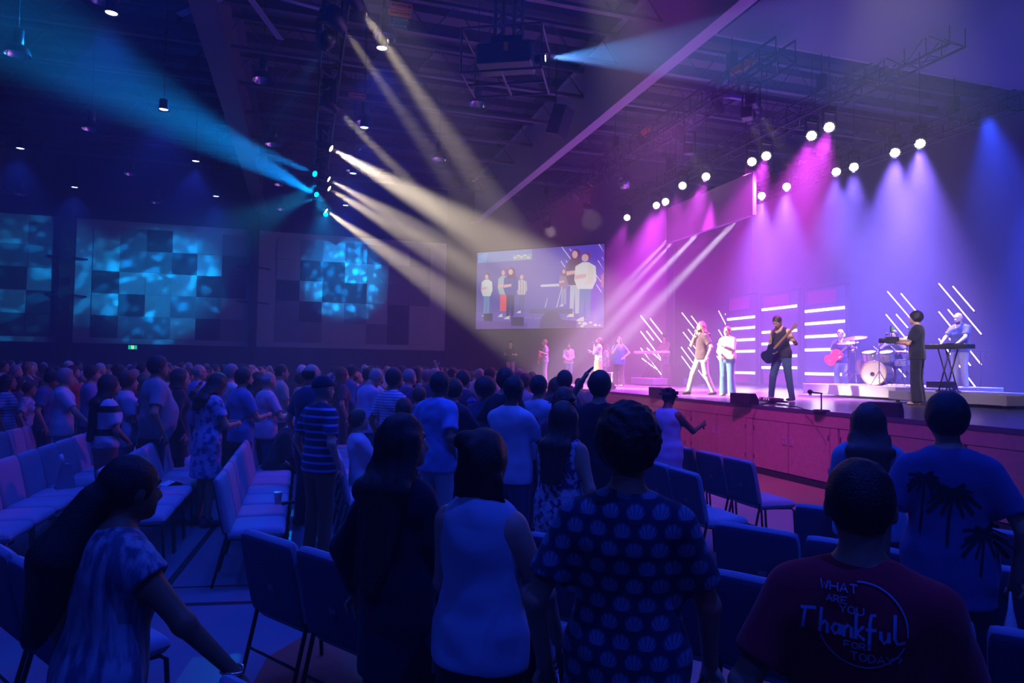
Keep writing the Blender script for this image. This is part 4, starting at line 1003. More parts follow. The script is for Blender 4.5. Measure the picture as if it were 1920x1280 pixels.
L2_ = [((205, 352), (365, 555)), ((300, 385), (380, 490)), ((268, 518), (350, 625)), ((218, 547), (355, 725)), ((198, 695), (435, 1015)), ((268, 700), (345, 803)), ((203, 788), (315, 940)), ((572, 333), (655, 490)), ((638, 362), (668, 415)), ((572, 522), (640, 640)), ((555, 785), (610, 880))]
for i, (a, b) in enumerate(L2_): tube(c5(*a), c5(*b), onY, 'slanting white light tube %s' % ['longest one left of the long-haired singer', 'top one touching the long-haired singer', 'short one beside the long-haired singer chest', 'one ending at the long-haired singer microphone hand', 'long low one passing behind the long-haired singer legs', 'short low one beside the long-haired singer hip', 'lowest one left of the long-haired singer', 'upper one between the two lead singers', 'tiny one touching the left light frame', 'middle one left of the white-top singer', 'low one beside the white-top singer hip'][i], 'light tubes behind the lead singers')
onX = lambda x, y: atx(x, y, 19.2)
L3_ = [((555, 140), (832, 465)), ((690, 160), (850, 350)), ((540, 370), (735, 605)), ((642, 368), (760, 505)), ((530, 650), (690, 808)), ((575, 665), (610, 705)), ((660, 905), (738, 998))]
for i, (a, b) in enumerate(L3_): tube(c6(*a), c6(*b), onX, 'slanting pinkish light tube behind the drum kit, %s' % ['longest upper one', 'upper right one touching the camera operator hair', 'middle left one', 'middle right one at the camera', 'lower one at the cymbals', 'tiny one at the cymbals', 'lowest one by the floor tom'][i], 'light tubes behind the drums')
L4_ = [((1068, 60), (1495, 570)), ((1208, 88), (1425, 340)), ((1160, 320), (1260, 440)), ((1068, 342), (1495, 875)), ((1068, 612), (1475, 1150)), ((1172, 608), (1388, 885))]
for i, (a, b) in enumerate(L4_): tube(c6(*a), c6(*b), onX, 'slanting pinkish light tube behind the bald keyboardist, %s' % ['longest one passing his head', 'top right one', 'short one in front of his face', 'one passing behind his chest', 'lowest long one ending near the floor', 'one behind his waist'][i], 'light tubes behind the bald keyboardist')
# ---------------------------------------------------------------- upright light frames
FX = 17.6
m_bar = emat('bar_glow', (.95, .86, 1.0), 3); m_mag = mat('magenta_panel', (.35, .06, .25), .5); m_mage = emat('magenta_glow', (.5, .0, .35), .35)
def light_frame(pl, pr, ptop, bars, label):
    p0 = atx(pl, 700, FX); p1 = atx(pr, 700, FX); y1, y0 = p0.y, p1.y
    Zt = atx((pl + pr) / 2, ptop, FX).z
    t = empty('light_tower', (FX, y0, STG), 0, label, 'light frame', 'upright light frames behind the band'); W_ = y1 - y0; Hh = Zt - STG
    MB().box(.04, .10, -.12, 0, 0, Hh).build('post', m_blackm, t); MB().box(.04, .10, W_, W_ + .12, 0, Hh).build('post', m_blackm, t)
    MB().box(.05, .11, 0, W_, 0, .08).build('rail', m_blackm, t); MB().box(.05, .11, 0, W_, Hh - .08, Hh).build('rail', m_blackm, t)
    MB().box(.09, .12, 0, W_, .08, Hh - .08).build('back_panel', mat('frame_panel', (.07, .04, .14), .7), t)
    MB().box(.07, .085, W_ * .25, W_ * .96, Hh - .62, Hh - .15).build('magenta_panel', m_mage, t)
    MB().box(.07, .085, W_ * .25, W_ * .96, .12, .5).build('magenta_panel', m_mage, t)
    for (x, y) in bars:
        z = atx(x, y, FX).z - STG
        mb = MB(); n = 10
        MB().box(.0, .04, .02, W_ - .02, z - .05, z + .05, bev=.008).build('light_bar', m_bar, t)
light_frame(1362, 1415, 552, [(1390, 596), (1390, 615), (1390, 637), (1390, 658.5), (1390, 698.5)], 'left upright frame of white light bars, partly behind the white-top singer')
light_frame(1427, 1494, 545, [(1460, 577), (1460, 621), (1460, 643.5), (1460, 667), (1460, 689)], 'middle upright frame of white light bars, behind the electric guitarist')
light_frame(1508, 1584, 535, [(1546, 580), (1546, 604.5), (1546, 629.5), (1546, 655), (1546, 701)], 'right upright frame of white light bars, behind the bassist')
for k, (x, k2) in enumerate([(1390, .6), (1460, 1), (1546, 1)]):     # spill of the bars on the deck and band
    p = atx(x, 650, FX - .1); l = bpy.data.lights.new('bar_spill', 'AREA'); l.energy = 25; l.size = 1.2; l.shape = 'SQUARE'; l.color = (.8, .7, 1); lo = bpy.data.objects.new('bar_spill', l); COL.objects.link(lo); lo.location = p; lo.rotation_mode = 'QUATERNION'; lo.rotation_quaternion = look(p, p + Vector((-1, 0, -.1)))
# ---------------------------------------------------------------- flown banner over the stage
BX = 11.6; a = atx(1254, 454, BX); b = atx(1415, 405, BX); Zt = atx(1415, 322, BX).z; zb = (a.z + b.z) / 2
t = empty('hanging_banner', (BX, b.y, zb), 0, 'big dark rectangular screen flown above the stage, magenta lit, its bottom edge cutting white beams', 'hanging screen')
MB().box(-.06, .06, 0, a.y - b.y, 0, Zt - zb, bev=.01).build('panel', mat('banner', (.30, .20, .32), .7), t)
for yy in (.4, (a.y - b.y) - .4): MB().tube([(0, yy, Zt - zb), (0, yy, CEIL - zb)], .015, 6).build('cable', m_black, t)
# ---------------------------------------------------------------- mirror ball
p = atx(1172, 341, 9.6); t = empty('mirror_ball', p, 0, 'mirror ball hanging beneath the stage edge truss', 'mirror ball')
mb = MB(); n, m = 22, 12; R_ = .24; rr = random.Random(3)
for i in range(m):
    for j in range(n):
        a0, a1 = math.pi * i / m, math.pi * (i + 1) / m; b0, b1 = 2 * math.pi * j / n, 2 * math.pi * (j + .94) / n
        c_ = [Vector((math.sin(x) * math.cos(y), math.sin(x) * math.sin(y), math.cos(x))) * R_ for x, y in ((a0 + .01, b0), (a1, b0), (a1, b1), (a0 + .01, b1))]; mb.add(c_, [(0, 1, 2, 3)])
MB().ball((0, 0, 0), R_ * .985, 18, 12).build('core', m_black, t); mb.build('mirror_tiles', mat('mirror', (.9, .85, .95), .06, 1.0), t); MB().tube([(0, 0, R_), (0, 0, CEIL - p.z)], .008, 6).build('cable', m_black, t)
# ---------------------------------------------------------------- projector in its hanging cage
t = empty('projector', PROJ - Vector((.62, 0, .12)), math.radians(-27), 'projector in a black hanging cage under the roof throwing a blue beam', 'projector')
MB().box(-.5, .42, -.28, .28, -.02, .32, bev=.03).build('body', mat('projector_body', (.05, .055, .05), .5), t)
MB().lathe([(.001, -.02), (.07, 0), (.075, .16), (.09, .17)], 16, Matrix.Translation((.45, 0, .12)) @ Matrix.Rotation(math.radians(90), 4, 'Y')).build('lens_barrel', m_black, t)
MB().lathe([(.001, .172), (.05, .17)], 14, Matrix.Translation((.45, 0, .12)) @ Matrix.Rotation(math.radians(90), 4, 'Y')).build('lens', emat('proj_lens', (.8, .9, 1), 30), t)
MB().box(-.02, .05, -.325, -.321, .14, .28).build('warning_label', mat('orange_label', (.8, .35, .03), .6), t)
mb = MB()
C_ = [(-.68, -.5), (.62, -.5), (.62, .5), (-.68, .5)]
for i in range(4):
    (x0, y0), (x1, y1) = C_[i], C_[(i + 1) % 4]
    for z in (-.26, .46): mb.tube([(x0, y0, z), (x1, y1, z)], .02, 6, False)
    mb.tube([(x0, y0, -.26), (x0, y0, .46)], .02, 6, False)
mb.tube([(-.03, -.5, -.26), (-.03, .5, -.26)], .025, 6, False).tube([(-.68, 0, -.26), (.62, 0, -.26)], .025, 6, False); mb.build('cage', mat('cage_bars', (.12, .10, .13), .5, .2), t)
for x in (-.16, .16):
    mb = MB()
    for (i, j) in ((-.07, -.07), (.07, -.07), (-.07, .07), (.07, .07)): mb.tube([(x + i, j, .46), (x + i, j, CEIL - .3 - PROJ.z)], .02, 5)
    z = .46
    while z < 3: mb.tube([(x - .07, -.07, z), (x + .07, -.07, z + .14)], .01, 4).tube([(x + .07, -.07, z + .14), (x - .07, -.07, z + .28)], .01, 4); z += .28
    mb.build('hanging_mast', m_black, t)
MB().box(-.26, .26, -.18, .18, .32, .47, bev=.02).build('mount', m_black, t)
# ceiling fan, loudspeaker, small hanging signs
p = atz(455, -22, 8.6); t = empty('ceiling_fan', p, 0, 'large pale-bladed ceiling fan cut by the top edge', 'ceiling fan')
MB().lathe([(.001, .15), (.14, .14), (.16, 0), (.13, -.1), (.001, -.12)], 18).build('hub', m_steel, t); MB().tube([(0, 0, .1), (0, 0, 1.7)], .04, 8).build('stem', m_steel, t)
for k in range(6):
    M = Matrix.Rotation(math.radians(60 * k + 12), 4, 'Z') @ Matrix.Rotation(.15, 4, 'X'); MB().box(.15, 1.9, -.07, .07, -.01, .01, M).build('blade', mat('fan_blade', (.62, .5, .72), .5), t)
p = atz(1042, 225, 8.3); t = empty('loudspeaker', p, math.radians(40), 'dark loudspeaker hanging in the haze beyond the projector cage', 'loudspeaker')
MB().prism([(-.24, -.2), (.24, -.2), (.17, .22), (-.17, .22)], 0, .75, Matrix.Translation((0, 0, -.4)) @ Matrix.Rotation(.35, 4, 'X')).build('cabinet', m_blackm, t); MB().tube([(0, 0, .2), (0, 0, CEIL - p.z - .08)], .015, 6).build('cable', m_black, t)
for k, (x, y, c) in enumerate([(752, 11, 'o'), (749, 25, 'o'), (746, 36, 't'), (744, 48, 't'), (670, 179, 'o')]):
    p = atz(x, y, 8.2)
    cc = (1.0, .22, .08) if c == 'o' else (.02, .30, .34)
    t = empty('section_sign', p, 0, ['topmost orange strip sign hanging under the roof', 'lower orange strip sign hanging under the roof', 'upper teal strip sign hanging under the roof', 'lowest teal strip sign hanging under the roof', 'small far orange strip sign above the beams'][k], 'sign', 'strip signs under the roof')
    MB().box(-.2, .2, -.01, .01, -.055, .055).build('sign_board', mat('sign_' + c, cc, .6), t)
    mb = MB(); r_ = random.Random(k)
    for i in range(9): mb.box(-.16 + i * .035, -.16 + i * .035 + r_.uniform(.012, .026), -.014, -.011, -.018, r_.uniform(.005, .02))
    mb.box(.15, .18, -.014, -.011, -.02, .02); mb.build('small_print', mat('sign_print', (.04, .03, .06), .6) if c == 'o' else mat('sign_print_pale', (.35, .6, .6), .6), t)
    for i in (-.15, .15): MB().tube([(i, 0, .05), (i, 0, CEIL - p.z)], .003, 4).build('wire', m_black, t)
# ---------------------------------------------------------------- risers and gear on the deck
m_riser = mat('riser_grey', (.16, .14, .20), .75, noise=.15, nscale=40); m_chrome = mat('chrome', (.75, .72, .8), .15, 1.0); m_white = mat('white_shell', (.72, .72, .74), .4)
def on(px, py, z=STG): return atz(px, py, z)
def riser(y0, y1, x0, x1, hgt, label, name='riser'):
    t = MB().box(0, x1 - x0, 0, y1 - y0, .05, hgt, bev=.01).build(name, m_riser, None, (x0, y0, STG)); tag(t, label, 'platform')
    for i in (.1, x1 - x0 - .15):
        for j in (.1, y1 - y0 - .15): MB().box(i, i + .05, j, j + .05, 0, .05).build('foot', m_black, t)
    return t
KP = atd(1234, 25.3, STG)           # keyboard player
DR = atd(1655, 16.2, STG)    # drum kit centre
BK = atd(1800, 13.6, STG)    # bald keyboardist
riser(KP.y - 1.2, KP.y + .45, KP.x - .9, KP.x + .55, .28, 'low grey platform under the keyboard player at the far end')
riser(DR.y - 1.3, DR.y + 1.55, DR.x - 1.0, DR.x + 2.2, .30, 'grey platform carrying the drum kit')
riser(BK.y - 1.6, BK.y + .9, BK.x - .9, BK.x + 1.3, .24, 'dark platform under the bald keyboardist at the right')
def drum(t, name, c, r, dep, ax, shell, head, n=22, parts=True):
    "c centre of the front head, ax direction of depth"
    R = Vector(ax).to_track_quat('Z', 'Y').to_matrix().to_4x4(); M = Matrix.Translation(c) @ R
    o = MB().lathe([(r, 0.01), (r, dep - .01)], n, M).build(name, shell, t)
    MB().lathe([(.001, .012), (r * .97, .01)], n, M).build('drum_head', head, o); MB().lathe([(r * .97, dep - .01), (.001, dep - .012)], n, M).build('drum_head', m_white, o)
    for z in (0, dep): MB().lathe([(r * .96, z - .012), (r + .012, z - .014), (r + .012, z + .014), (r * .96, z + .012)], n, M).build('hoop', m_chrome if r < .25 else mat('hoop_wood', (.55, .28, .2), .4), o)
    mb = MB()
    for k in range(8):
        a = 2 * math.pi * k / 8; x, y = (r + .012) * math.cos(a), (r + .012) * math.sin(a); mb.tube([M @ Vector((x, y, 0)), M @ Vector((x, y, dep))], .006, 5)
    mb.build('tension_rods', m_chrome, o); return o
DH = Vector((-1, -.45, 0)).normalized()         # the kit faces this way
dang = math.atan2(DH.y, DH.x)
t = empty('drum_kit', DR + Vector((0, 0, .30)), dang, 'silver drum kit with cream bass drum head on the grey platform', 'drum kit')
m_sh = mat('silver_shell', (.50, .44, .52), .3, .5, noise=.15, nscale=30); m_hd = mat('cream_head', (.80, .70, .52), .6)
bd = drum(t, 'bass_drum', Vector((.55, 0, .29)), .28, .42, (-1, 0, 0), m_sh, m_hd)
MB().lathe([(.001, 0), (.045, 0), (.05, .01)], 12, Matrix.Translation((.565, -.02, .27)) @ Matrix.Rotation(math.radians(90), 4, 'Y')).build('port_hole', m_black, bd)
drum(t, 'rack_tom', Vector((.30, .18, .80)), .165, .22, (-.35, 0, -1), m_sh, m_white); drum(t, 'rack_tom', Vector((.30, -.20, .80)), .165, .22, (-.35, 0, -1), m_sh, m_white)
drum(t, 'floor_tom', Vector((-.35, -.55, .62)), .20, .38, (0, 0, -1), m_sh, m_white); drum(t, 'snare_drum', Vector((-.35, .32, .62)), .18, .14, (0, 0, -1), m_sh, m_white)
def stand(t, x, y, h_, name='stand', spread=.26):
    mb = MB().tube([(x, y, .1), (x, y, h_)], .012, 6)
    for k in range(3):
        a = 2 * math.pi * k / 3 + .4; mb.tube([(x, y, .35), (x + spread * math.cos(a), y + spread * math.sin(a), .01)], .009, 5)
    return mb.build(name, m_chrome, t)
def cymbal(t, x, y, h_, r, tilt):
    s_ = stand(t, x, y, h_, 'cymbal_stand'); M = Matrix.Translation((x, y, h_)) @ Matrix.Rotation(tilt, 4, 'Y')
    MB().lathe([(r, -.012), (r * .3, .008), (.04, .03), (.001, .035), ], 20, M).build('cymbal', mat('brass', (.75, .55, .45), .25, .9), s_)
cymbal(t, .28, .62, 1.12, .24, .15); cymbal(t, .0, .72, .88, .19, .0); cymbal(t, .35, -.48, 1.15, .25, .25); cymbal(t, -.1, -.85, 1.05, .25, .2)
for (x, y) in ((-.5, -.72), (-.5, -.38), (-.2, -.55)): MB().tube([(x, y, 0), (x, y, .45)], .009, 5).build('tom_leg', m_chrome, t)
stand(t, -.35, .32, .5, 'snare_stand')
sm = stand(t, .9, .25, .95, 'microphone_stand', .2); MB().tube([(.9, .25, .95), (.6, .3, 1.2)], .008, 5).build('boom', m_chrome, sm); MB().tube([(.6, .3, 1.2), (.52, .3, 1.22)], .02, 8).build('microphone', m_black, sm)
dt = empty('drum_throne', DR + Vector((-DH.x * .75, -DH.y * .75, .30)), 0, 'round black drum stool behind the drum kit', 'stool')
MB().lathe([(.001, .5), (.15, .5), (.17, .47), (.16, .42), (.001, .42)], 16).build('seat', m_black, dt); stand(dt, 0, 0, .42, 'tripod', .22)
def keyboard(p, heading, label, L=1.3, hgt=.92, shell=None, x_stand=True):
    sw = .38 if x_stand else .12
    t = empty('keyboard', p, -math.radians(heading), label, 'keyboard'); sh = shell or m_white
    MB().box(-L / 2, L / 2, -.15, .15, hgt, hgt + .09, bev=.012).build('case', sh, t)
    MB().box(-L / 2 + .08, L / 2 - .08, -.13, .02, hgt + .091, hgt + .10).build('white_keys', m_white, t)
    mb = MB(); k = 0; x = -L / 2 + .1
    while x < L / 2 - .1:
        if k % 7 not in (2, 6): mb.box(x, x + .012, -.07, .02, hgt + .10, hgt + .112)
        x += .0235; k += 1
    mb.build('black_keys', m_black, t); MB().box(-L / 2 + .3, L / 2 - .4, .05, .12, hgt + .091, hgt + .096).build('control_strip', m_black, t)
    f = MB()
    for y in (-.12, .12): f.tube([(-sw, y, .01), (sw, y, hgt)], .014, 6).tube([(sw, y, .01), (-sw, y, hgt)], .014, 6)
    f.tube([(-sw, -.2, .02), (-sw, .2, .02)], .016, 6).tube([(sw, -.2, .02), (sw, .2, .02)], .016, 6).build('stand', m_black, t); return t
# the white keyboard is between its player and the audience
keyboard(KP + Vector((-.42, -.25, .28)), 250, 'long white stage keyboard at the far end played by a seated-height woman in pink', 1.5, .90)
keyboard(BK + Vector((-.46, -.12, .24)), 262, 'dark flat keyboard in front of the bald man at the right', .88, .86, m_black, False)
def wedge(p, heading, label):
    t = empty('floor_monitor', p, -math.radians(heading), label, 'speaker')
    MB().prism([(-.25, 0), (.25, 0), (.25, .14), (.06, .34), (-.25, .34)], -.28, .28, Matrix.Rotation(math.radians(90), 4, 'X')).build('cabinet', m_blackm, t)
    R = Matrix(((0, 0, 0, 0),) * 4)
    t.scale = (.6, .72, .58); M = Matrix.Translation((.155, 0, .245)) @ Matrix.Rotation(math.radians(43.5), 4, 'Y')
    MB().box(-.12, .12, -.25, .25, -.004, .006, M).build('grille', mat('grille', (.03, .03, .035), .5), t)
    MB().box(-.25, -.254, -.08, .08, .1, .2).build('handle', m_black, t)
wedge(on(1396, 757), -20, 'black floor monitor before the white-top singer on the stage lip')
wedge(on(1237, 742), -15, 'black floor monitor on the stage lip left of the long-haired singer')
wedge(on(1139, 729), -15, 'small black floor monitor at the blue shirt woman feet')
wedge(on(1660, 780), -30, 'black floor monitor between the long-haired audience woman and the camera operator')
# pedals, boxes, stands
p = on(1447, 755); t = empty('pedal_board', p, math.radians(-20), 'guitar pedal board at the electric guitarist feet', 'pedal board')
MB().box(-.18, .18, -.35, .35, .02, .05).build('board', m_black, t); r_ = random.Random(2)
for i in range(2):
    for j in range(5): MB().box(-.15 + i * .16, -.04 + i * .16, -.32 + j * .13, -.23 + j * .13, .05, .10, bev=.008).build('pedal', [m_chrome, m_white, m_riser, mat('pedal_red', (.4, .05, .05), .4)][r_.randrange(4)], t)
p = on(1522, 734); t = empty('pedal_board', p, math.radians(-20), 'smaller pedal board left of the bassist on the stage', 'pedal board')
MB().box(-.15, .15, -.35, .35, .02, .05).build('board', m_black, t)
for j in range(5): MB().box(-.08, .06, -.32 + j * .13, -.23 + j * .13, .05, .10, bev=.008).build('pedal', [m_chrome, m_white][j % 2], t)
p = on(1540, 770); t = empty('microphone_stand', p, 0, 'short microphone stand alone at the stage lip', 'microphone stand')
MB().lathe([(.001, .02), (.12, .018), (.13, 0)], 18).build('base', m_black, t); MB().tube([(0, 0, .01), (0, 0, .27)], .011, 6).build('pole', m_black, t); MB().tube([(0, -.02, .27), (-.03, .16, .285)], .012, 6).build('boom', m_black, t); MB().ball((-.04, .2, .29), .035, 10, 8, (1, 1.5, 1)).build('microphone', m_black, t)
p = on(1839, 742); t = empty('microphone_stand', p, 0, 'tall black stand with a flat tray right of the bald keyboardist', 'stand')
MB().lathe([(.001, .03), (.13, .025), (.14, 0)], 18).build('base', m_black, t); MB().tube([(0, 0, .01), (0, 0, 1.22)], .014, 6).build('pole', m_black, t); MB().box(-.18, .18, -.12, .12, 1.22, 1.235).build('tray', m_black, t); MB().tube([(0, -.1, 1.2), (.02, -.14, 1.0)], .008, 5).build('cable', m_black, t)
def ampbox(p, w_, d_, h_, label, m=None, name='amplifier'):
    t = MB().box(-w_ / 2, w_ / 2, -d_ / 2, d_ / 2, 0, h_, bev=.015).build(name, m or m_blackm, None, p); tag(t, label, 'box'); MB().box(-w_ / 2 - .004, -w_ / 2, -d_ / 2 + .04, d_ / 2 - .04, .05, h_ - .1).build('grille', mat('grille', (.03, .03, .035), .5), t)
ampbox(atd(1262, 24.2, STG), .5, .6, .8, 'dark equipment case right of the far keyboard player')
ampbox(on(1697, 749), .3, .55, .2, 'grey low box in front of the drum platform', m_riser, 'step_box'); ampbox(on(1760, 753), .3, .45, .3, 'grey low box behind the camera operator legs', m_riser, 'step_box')
ampbox(atd(1868, 13.0, STG), .4, .5, .16, 'flat black box at the right end of the stage with a cable'); ampbox(atd(1764, 14.6, STG), .4, .4, .45, 'dark amplifier under the keyboards left of the bald man')
# music stand and small chair-like rack by the far singers
p = on(1147, 722) + Vector((.2, .3, 0)); t = empty('small_rack', p, 0, 'small white metal rack behind the blue shirt woman', 'rack'); mb = MB()
for x in (-.15, .15):
    for y in (-.2, .2): mb.tube([(x, y, 0), (x, y, .45)], .012, 5)
for z in (.2, .45): mb.tube([(-.15, -.2, z), (.15, -.2, z), (.15, .2, z), (-.15, .2, z), (-.15, -.2, z)], .012, 5)
mb.build('frame', m_white, t)
# stage cables
rr = random.Random(8)
for k, (a_, b_) in enumerate([((1465, 758), (1535, 772)), ((1500, 742), (1640, 750)), ((1410, 760), (1450, 757))]):
    p, q = on(*a_), on(*b_); pts = [p.lerp(q, i / 8) + Vector((rr.uniform(-.06, .06), rr.uniform(-.06, .06), .008)) for i in range(9)]
    o = MB().tube([v - p for v in pts], .007, 5).build('cable', m_black, None, p); tag(o, ['black cable trailing from the guitarist pedals to the short stand', 'black cable lying before the drum platform', 'short black cable between the floor monitor and pedals'][k], 'cable')
# loose things on the chairs
def atseat(px, py): return atz(px, py, .475)
p = atseat(521, 944); t = empty('paper_cup', p, 0, 'white paper cup standing on the nearest empty seat', 'cup'); MB().lathe([(.001, 0), (.028, 0), (.040, .11), (.042, .112), (.038, .11), (.001, .105)], 16).build('cup', m_white, t)
p = atseat(541, 945); t = empty('folded_glasses', p, .4, 'dark folded sunglasses lying beside the paper cup', 'sunglasses'); MB().box(-.07, .07, -.012, .012, 0, .03, bev=.005).build('lenses', m_black, t); MB().tube([(-.07, .01, .015), (.05, .03, .012)], .004, 5).build('temple', m_black, t)
p = atseat(530, 855); t = empty('tissue_pack', p, .3, 'pale folded packet lying on a seat beside the seated old man', 'packet'); MB().box(-.1, .1, -.06, .06, 0, .05, bev=.012).build('pack', m_white, t); MB().box(-.04, .04, -.01, .01, .05, .07).build('flap', m_white, t)
p = atseat(122, 915); t = empty('paper_bag', p, .5, 'tall narrow paper bag standing on a far left seat', 'bag'); MB().prism([(-.09, 0), (.09, 0), (.04, .26), (-.03, .26)], -.05, .05, Matrix.Rotation(math.radians(90), 4, 'X')).build('bag_body', mat('bag_grey', (.25, .25, .34), .8), t); MB().tube([(-.02, 0, .25), (-.05, 0, .36)], .02, 6).build('neck', m_white, t)
p = atseat(322, 908); t = empty('leaflet', p, .7, 'white folded leaflet lying on a seat behind the ponytailed woman', 'leaflet'); MB().add([(-.1, -.07, 0), (.0, -.07, .04), (.0, .07, .04), (-.1, .07, 0), (.1, -.07, .0), (.1, .07, .0), (-.1, -.07, .003), (.0, -.07, .043), (.0, .07, .043), (-.1, .07, .003), (.1, -.07, .003), (.1, .07, .003)], [(0, 3, 2, 1), (1, 2, 5, 4), (6, 7, 8, 9), (7, 10, 11, 8)]).build('paper', m_white, t)
p = atz(88, 820, .62); t = empty('dark_handbag', Vector((p.x, p.y, .475)), .3, 'black handbag on a far left chair before the white polo man', 'bag'); MB().box(-.14, .14, -.05, .05, 0, .2, bev=.03).build('bag_body', m_blackm, t); MB().tube([(-.08, 0, .19), (-.05, 0, .33), (.05, 0, .33), (.08, 0, .19)], .01, 6).build('strap', m_blackm, t)
p = atz(1895, 1165, .80); t = empty('plastic_bag', p, .5, 'white plastic bag hanging between two chair backs at the right edge', 'bag'); MB().lathe([(.001, -.09), (.045, -.085), (.05, -.03), (.02, .05), (.008, .12), (.001, .125)], 12, Matrix.Diagonal((1, .5, 1, 1))).build('bag_body', m_white, t)
# floor: tape lines and carpet seen between the chairs
for k, (pts, lb) in enumerate([(((340, 1065), (400, 990)), 'dark tape line on the floor running away between the rows'), (((355, 1133), (505, 1128)), 'dark tape line on the floor crossing the aisle, nearer one'), (((370, 1100), (490, 1096)), 'thin dark tape line crossing the aisle, farther one')]):
    a_, b_ = atz(*pts[0], 0), atz(*pts[1], 0); d = (b_ - a_).normalized(); nn = Vector((-d.y, d.x, 0)) * (.03 if k < 2 else .012); a_ -= d * .6; b_ += d * .5
    o = MB().add([a_ - nn + Vector((0, 0, .001)), b_ - nn + Vector((0, 0, .001)), b_ + nn + Vector((0, 0, .001)), a_ + nn + Vector((0, 0, .001)), a_ - nn + Vector((0, 0, .003)), b_ - nn + Vector((0, 0, .003)), b_ + nn + Vector((0, 0, .003)), a_ + nn + Vector((0, 0, .003))], [(0, 3, 2, 1), (4, 5, 6, 7), (0, 1, 5, 4), (1, 2, 6, 5), (2, 3, 7, 6), (3, 0, 4, 7)]).build('floor_tape', m_blackm); tag(o, lb, 'tape')
a_ = [atz(x, y, 0) for x, y in ((500, 1235), (575, 1190), (700, 1192), (1100, 1290), (1100, 1700), (250, 1700))]
o = MB().prism([(v.x, v.y) for v in a_], .0005, .008).build('red_carpet', m_carpet); tag(o, 'reddish carpet patch at the bottom of the photo under the nearest chairs', 'carpet')
o = MB().prism([(5.0, 5.4), (5.4, 3.6), (6.3, 3.6), (6.3, 5.6)], .0005, .006).build('beige_carpet', m_brown); tag(o, 'small brown carpet piece beside the front row end', 'carpet')
# ================================================================ the people
TG = Vector((11.5, 15.0, 0))
PEOPLE = []
def hor(px): return 687 + .015 * (px - 960)
def bearing(p, q=TG): return math.degrees(math.atan2(q.x - p.x, q.y - p.y))
def aud(px, py, d, label, group='standing audience', turn=0, head=None, **k):
    hgt = CAMH + (hor(px) - py) * d / F
    if 'H' in k: hgt = k.pop('H')
    else:
        hz_ = .02 if k.get('hair', 'short') not in ('bald',) else 0
        hgt = (hgt - hz_)
        if k.get('lean'): hgt = hgt + .8 * (1 - math.cos(k['lean']))
        hgt = max(1.48, min(1.95, hgt))
    Hx = k.pop('HX', None)
    p = atd(px, d)
    if d > 5 and p.y > Y0[0]:
        best = None
        for xr in ROWX + [-5.8, -6.8, -7.8, -8.9]:
            kx = p.x / d; dn = (xr + .66) / kx if abs(kx) > .02 else 1e9
            if abs(dn - d) < 1.0 and (best is None or abs(dn - d) < abs(best - d)): best = dn
        if best: d = best
        for _ in range(8):
            p = atd(px, d)
            if all((p - q).length > .40 for q in PEOPLE): break
            d += .22 if _ < 5 else -.6
        hgt = max(1.48, min(1.95, CAMH + (hor(px) - py) * d / F - (.02 if k.get('hair', 'short') != 'bald' else 0)))
        p = atd(px, d)
    hd = head if head is not None else bearing(p) + turn
    k.setdefault('h', .0095 if d < 3.6 else .012 if d < 7 else .014)
    k.setdefault('seed', len(PEOPLE) + 1)
    if Hx: hgt = Hx
    r, i = make_person(p, hd, label, group, H=hgt, **k); PEOPLE.append(p); i['hd'] = hd; return r, i
def stg(px, py, label, hgt=1.75, z=STG, head=270, dd=None, **k):
    if dd: hgt = (hor(px) - py) * dd / F + CAMH - z
    hh = hgt - (CAMH - z)
    d = hh * F / (hor(px) - py); p = atd(px, d, z); k.setdefault('h', .012); k.setdefault('seed', len(PEOPLE) + 1); k.setdefault('sk', 3)
    r, i = make_person(p, head, label, 'people on the stage', H=hgt, **k); return r, i
def hold(i, g, name, mb, mats, label, cat, off=(0, 0, 0), up=None):
    "a thing held in hand g"
    Sh, E, W, curl, pv = i['A'][g]; hd = nrm(W - E); c = W + hd * .085 + np.array(off, np.float32)
    t = empty(name, wpt(i, c), i['rz'], label, cat); mb.build(name + '_body', mats, t); return t
def mic(i, g, label, tilt=(0, .3, 1)):
    d = Vector(tilt).normalized(); m = MB().tube([-d * .08, d * .07], .012, 8); t = hold(i, g, 'microphone', m, m_black, label, 'microphone', (0, .01, .0)); MB().ball(d * .09, .024, 10, 8).build('grille', m_chrome, t)
def phone(i, label, g=1): hold(i, g, 'phone', MB().box(-.035, .035, -.004, .004, -.07, .07, Matrix.Rotation(-.9, 4, 'X'), .003), m_black, label, 'phone', (-.02, .02, .03))
def cup(i, g, label): hold(i, g, 'cup', MB().lathe([(.001, -.05), (.03, -.05), (.038, .06), (.035, .06), (.001, .055)], 14), m_white, label, 'cup', (0, .02, .02))
GR = [(0, .20), (.10, .19), (.155, .12), (.16, .03), (.125, -.03), (.13, -.09), (.175, -.16), (.17, -.25), (.10, -.31), (0, -.32), (-.10, -.31), (-.17, -.25), (-.175, -.16), (-.13, -.09), (-.125, -.03), (-.17, .04), (-.16, .13), (-.09, .18)]
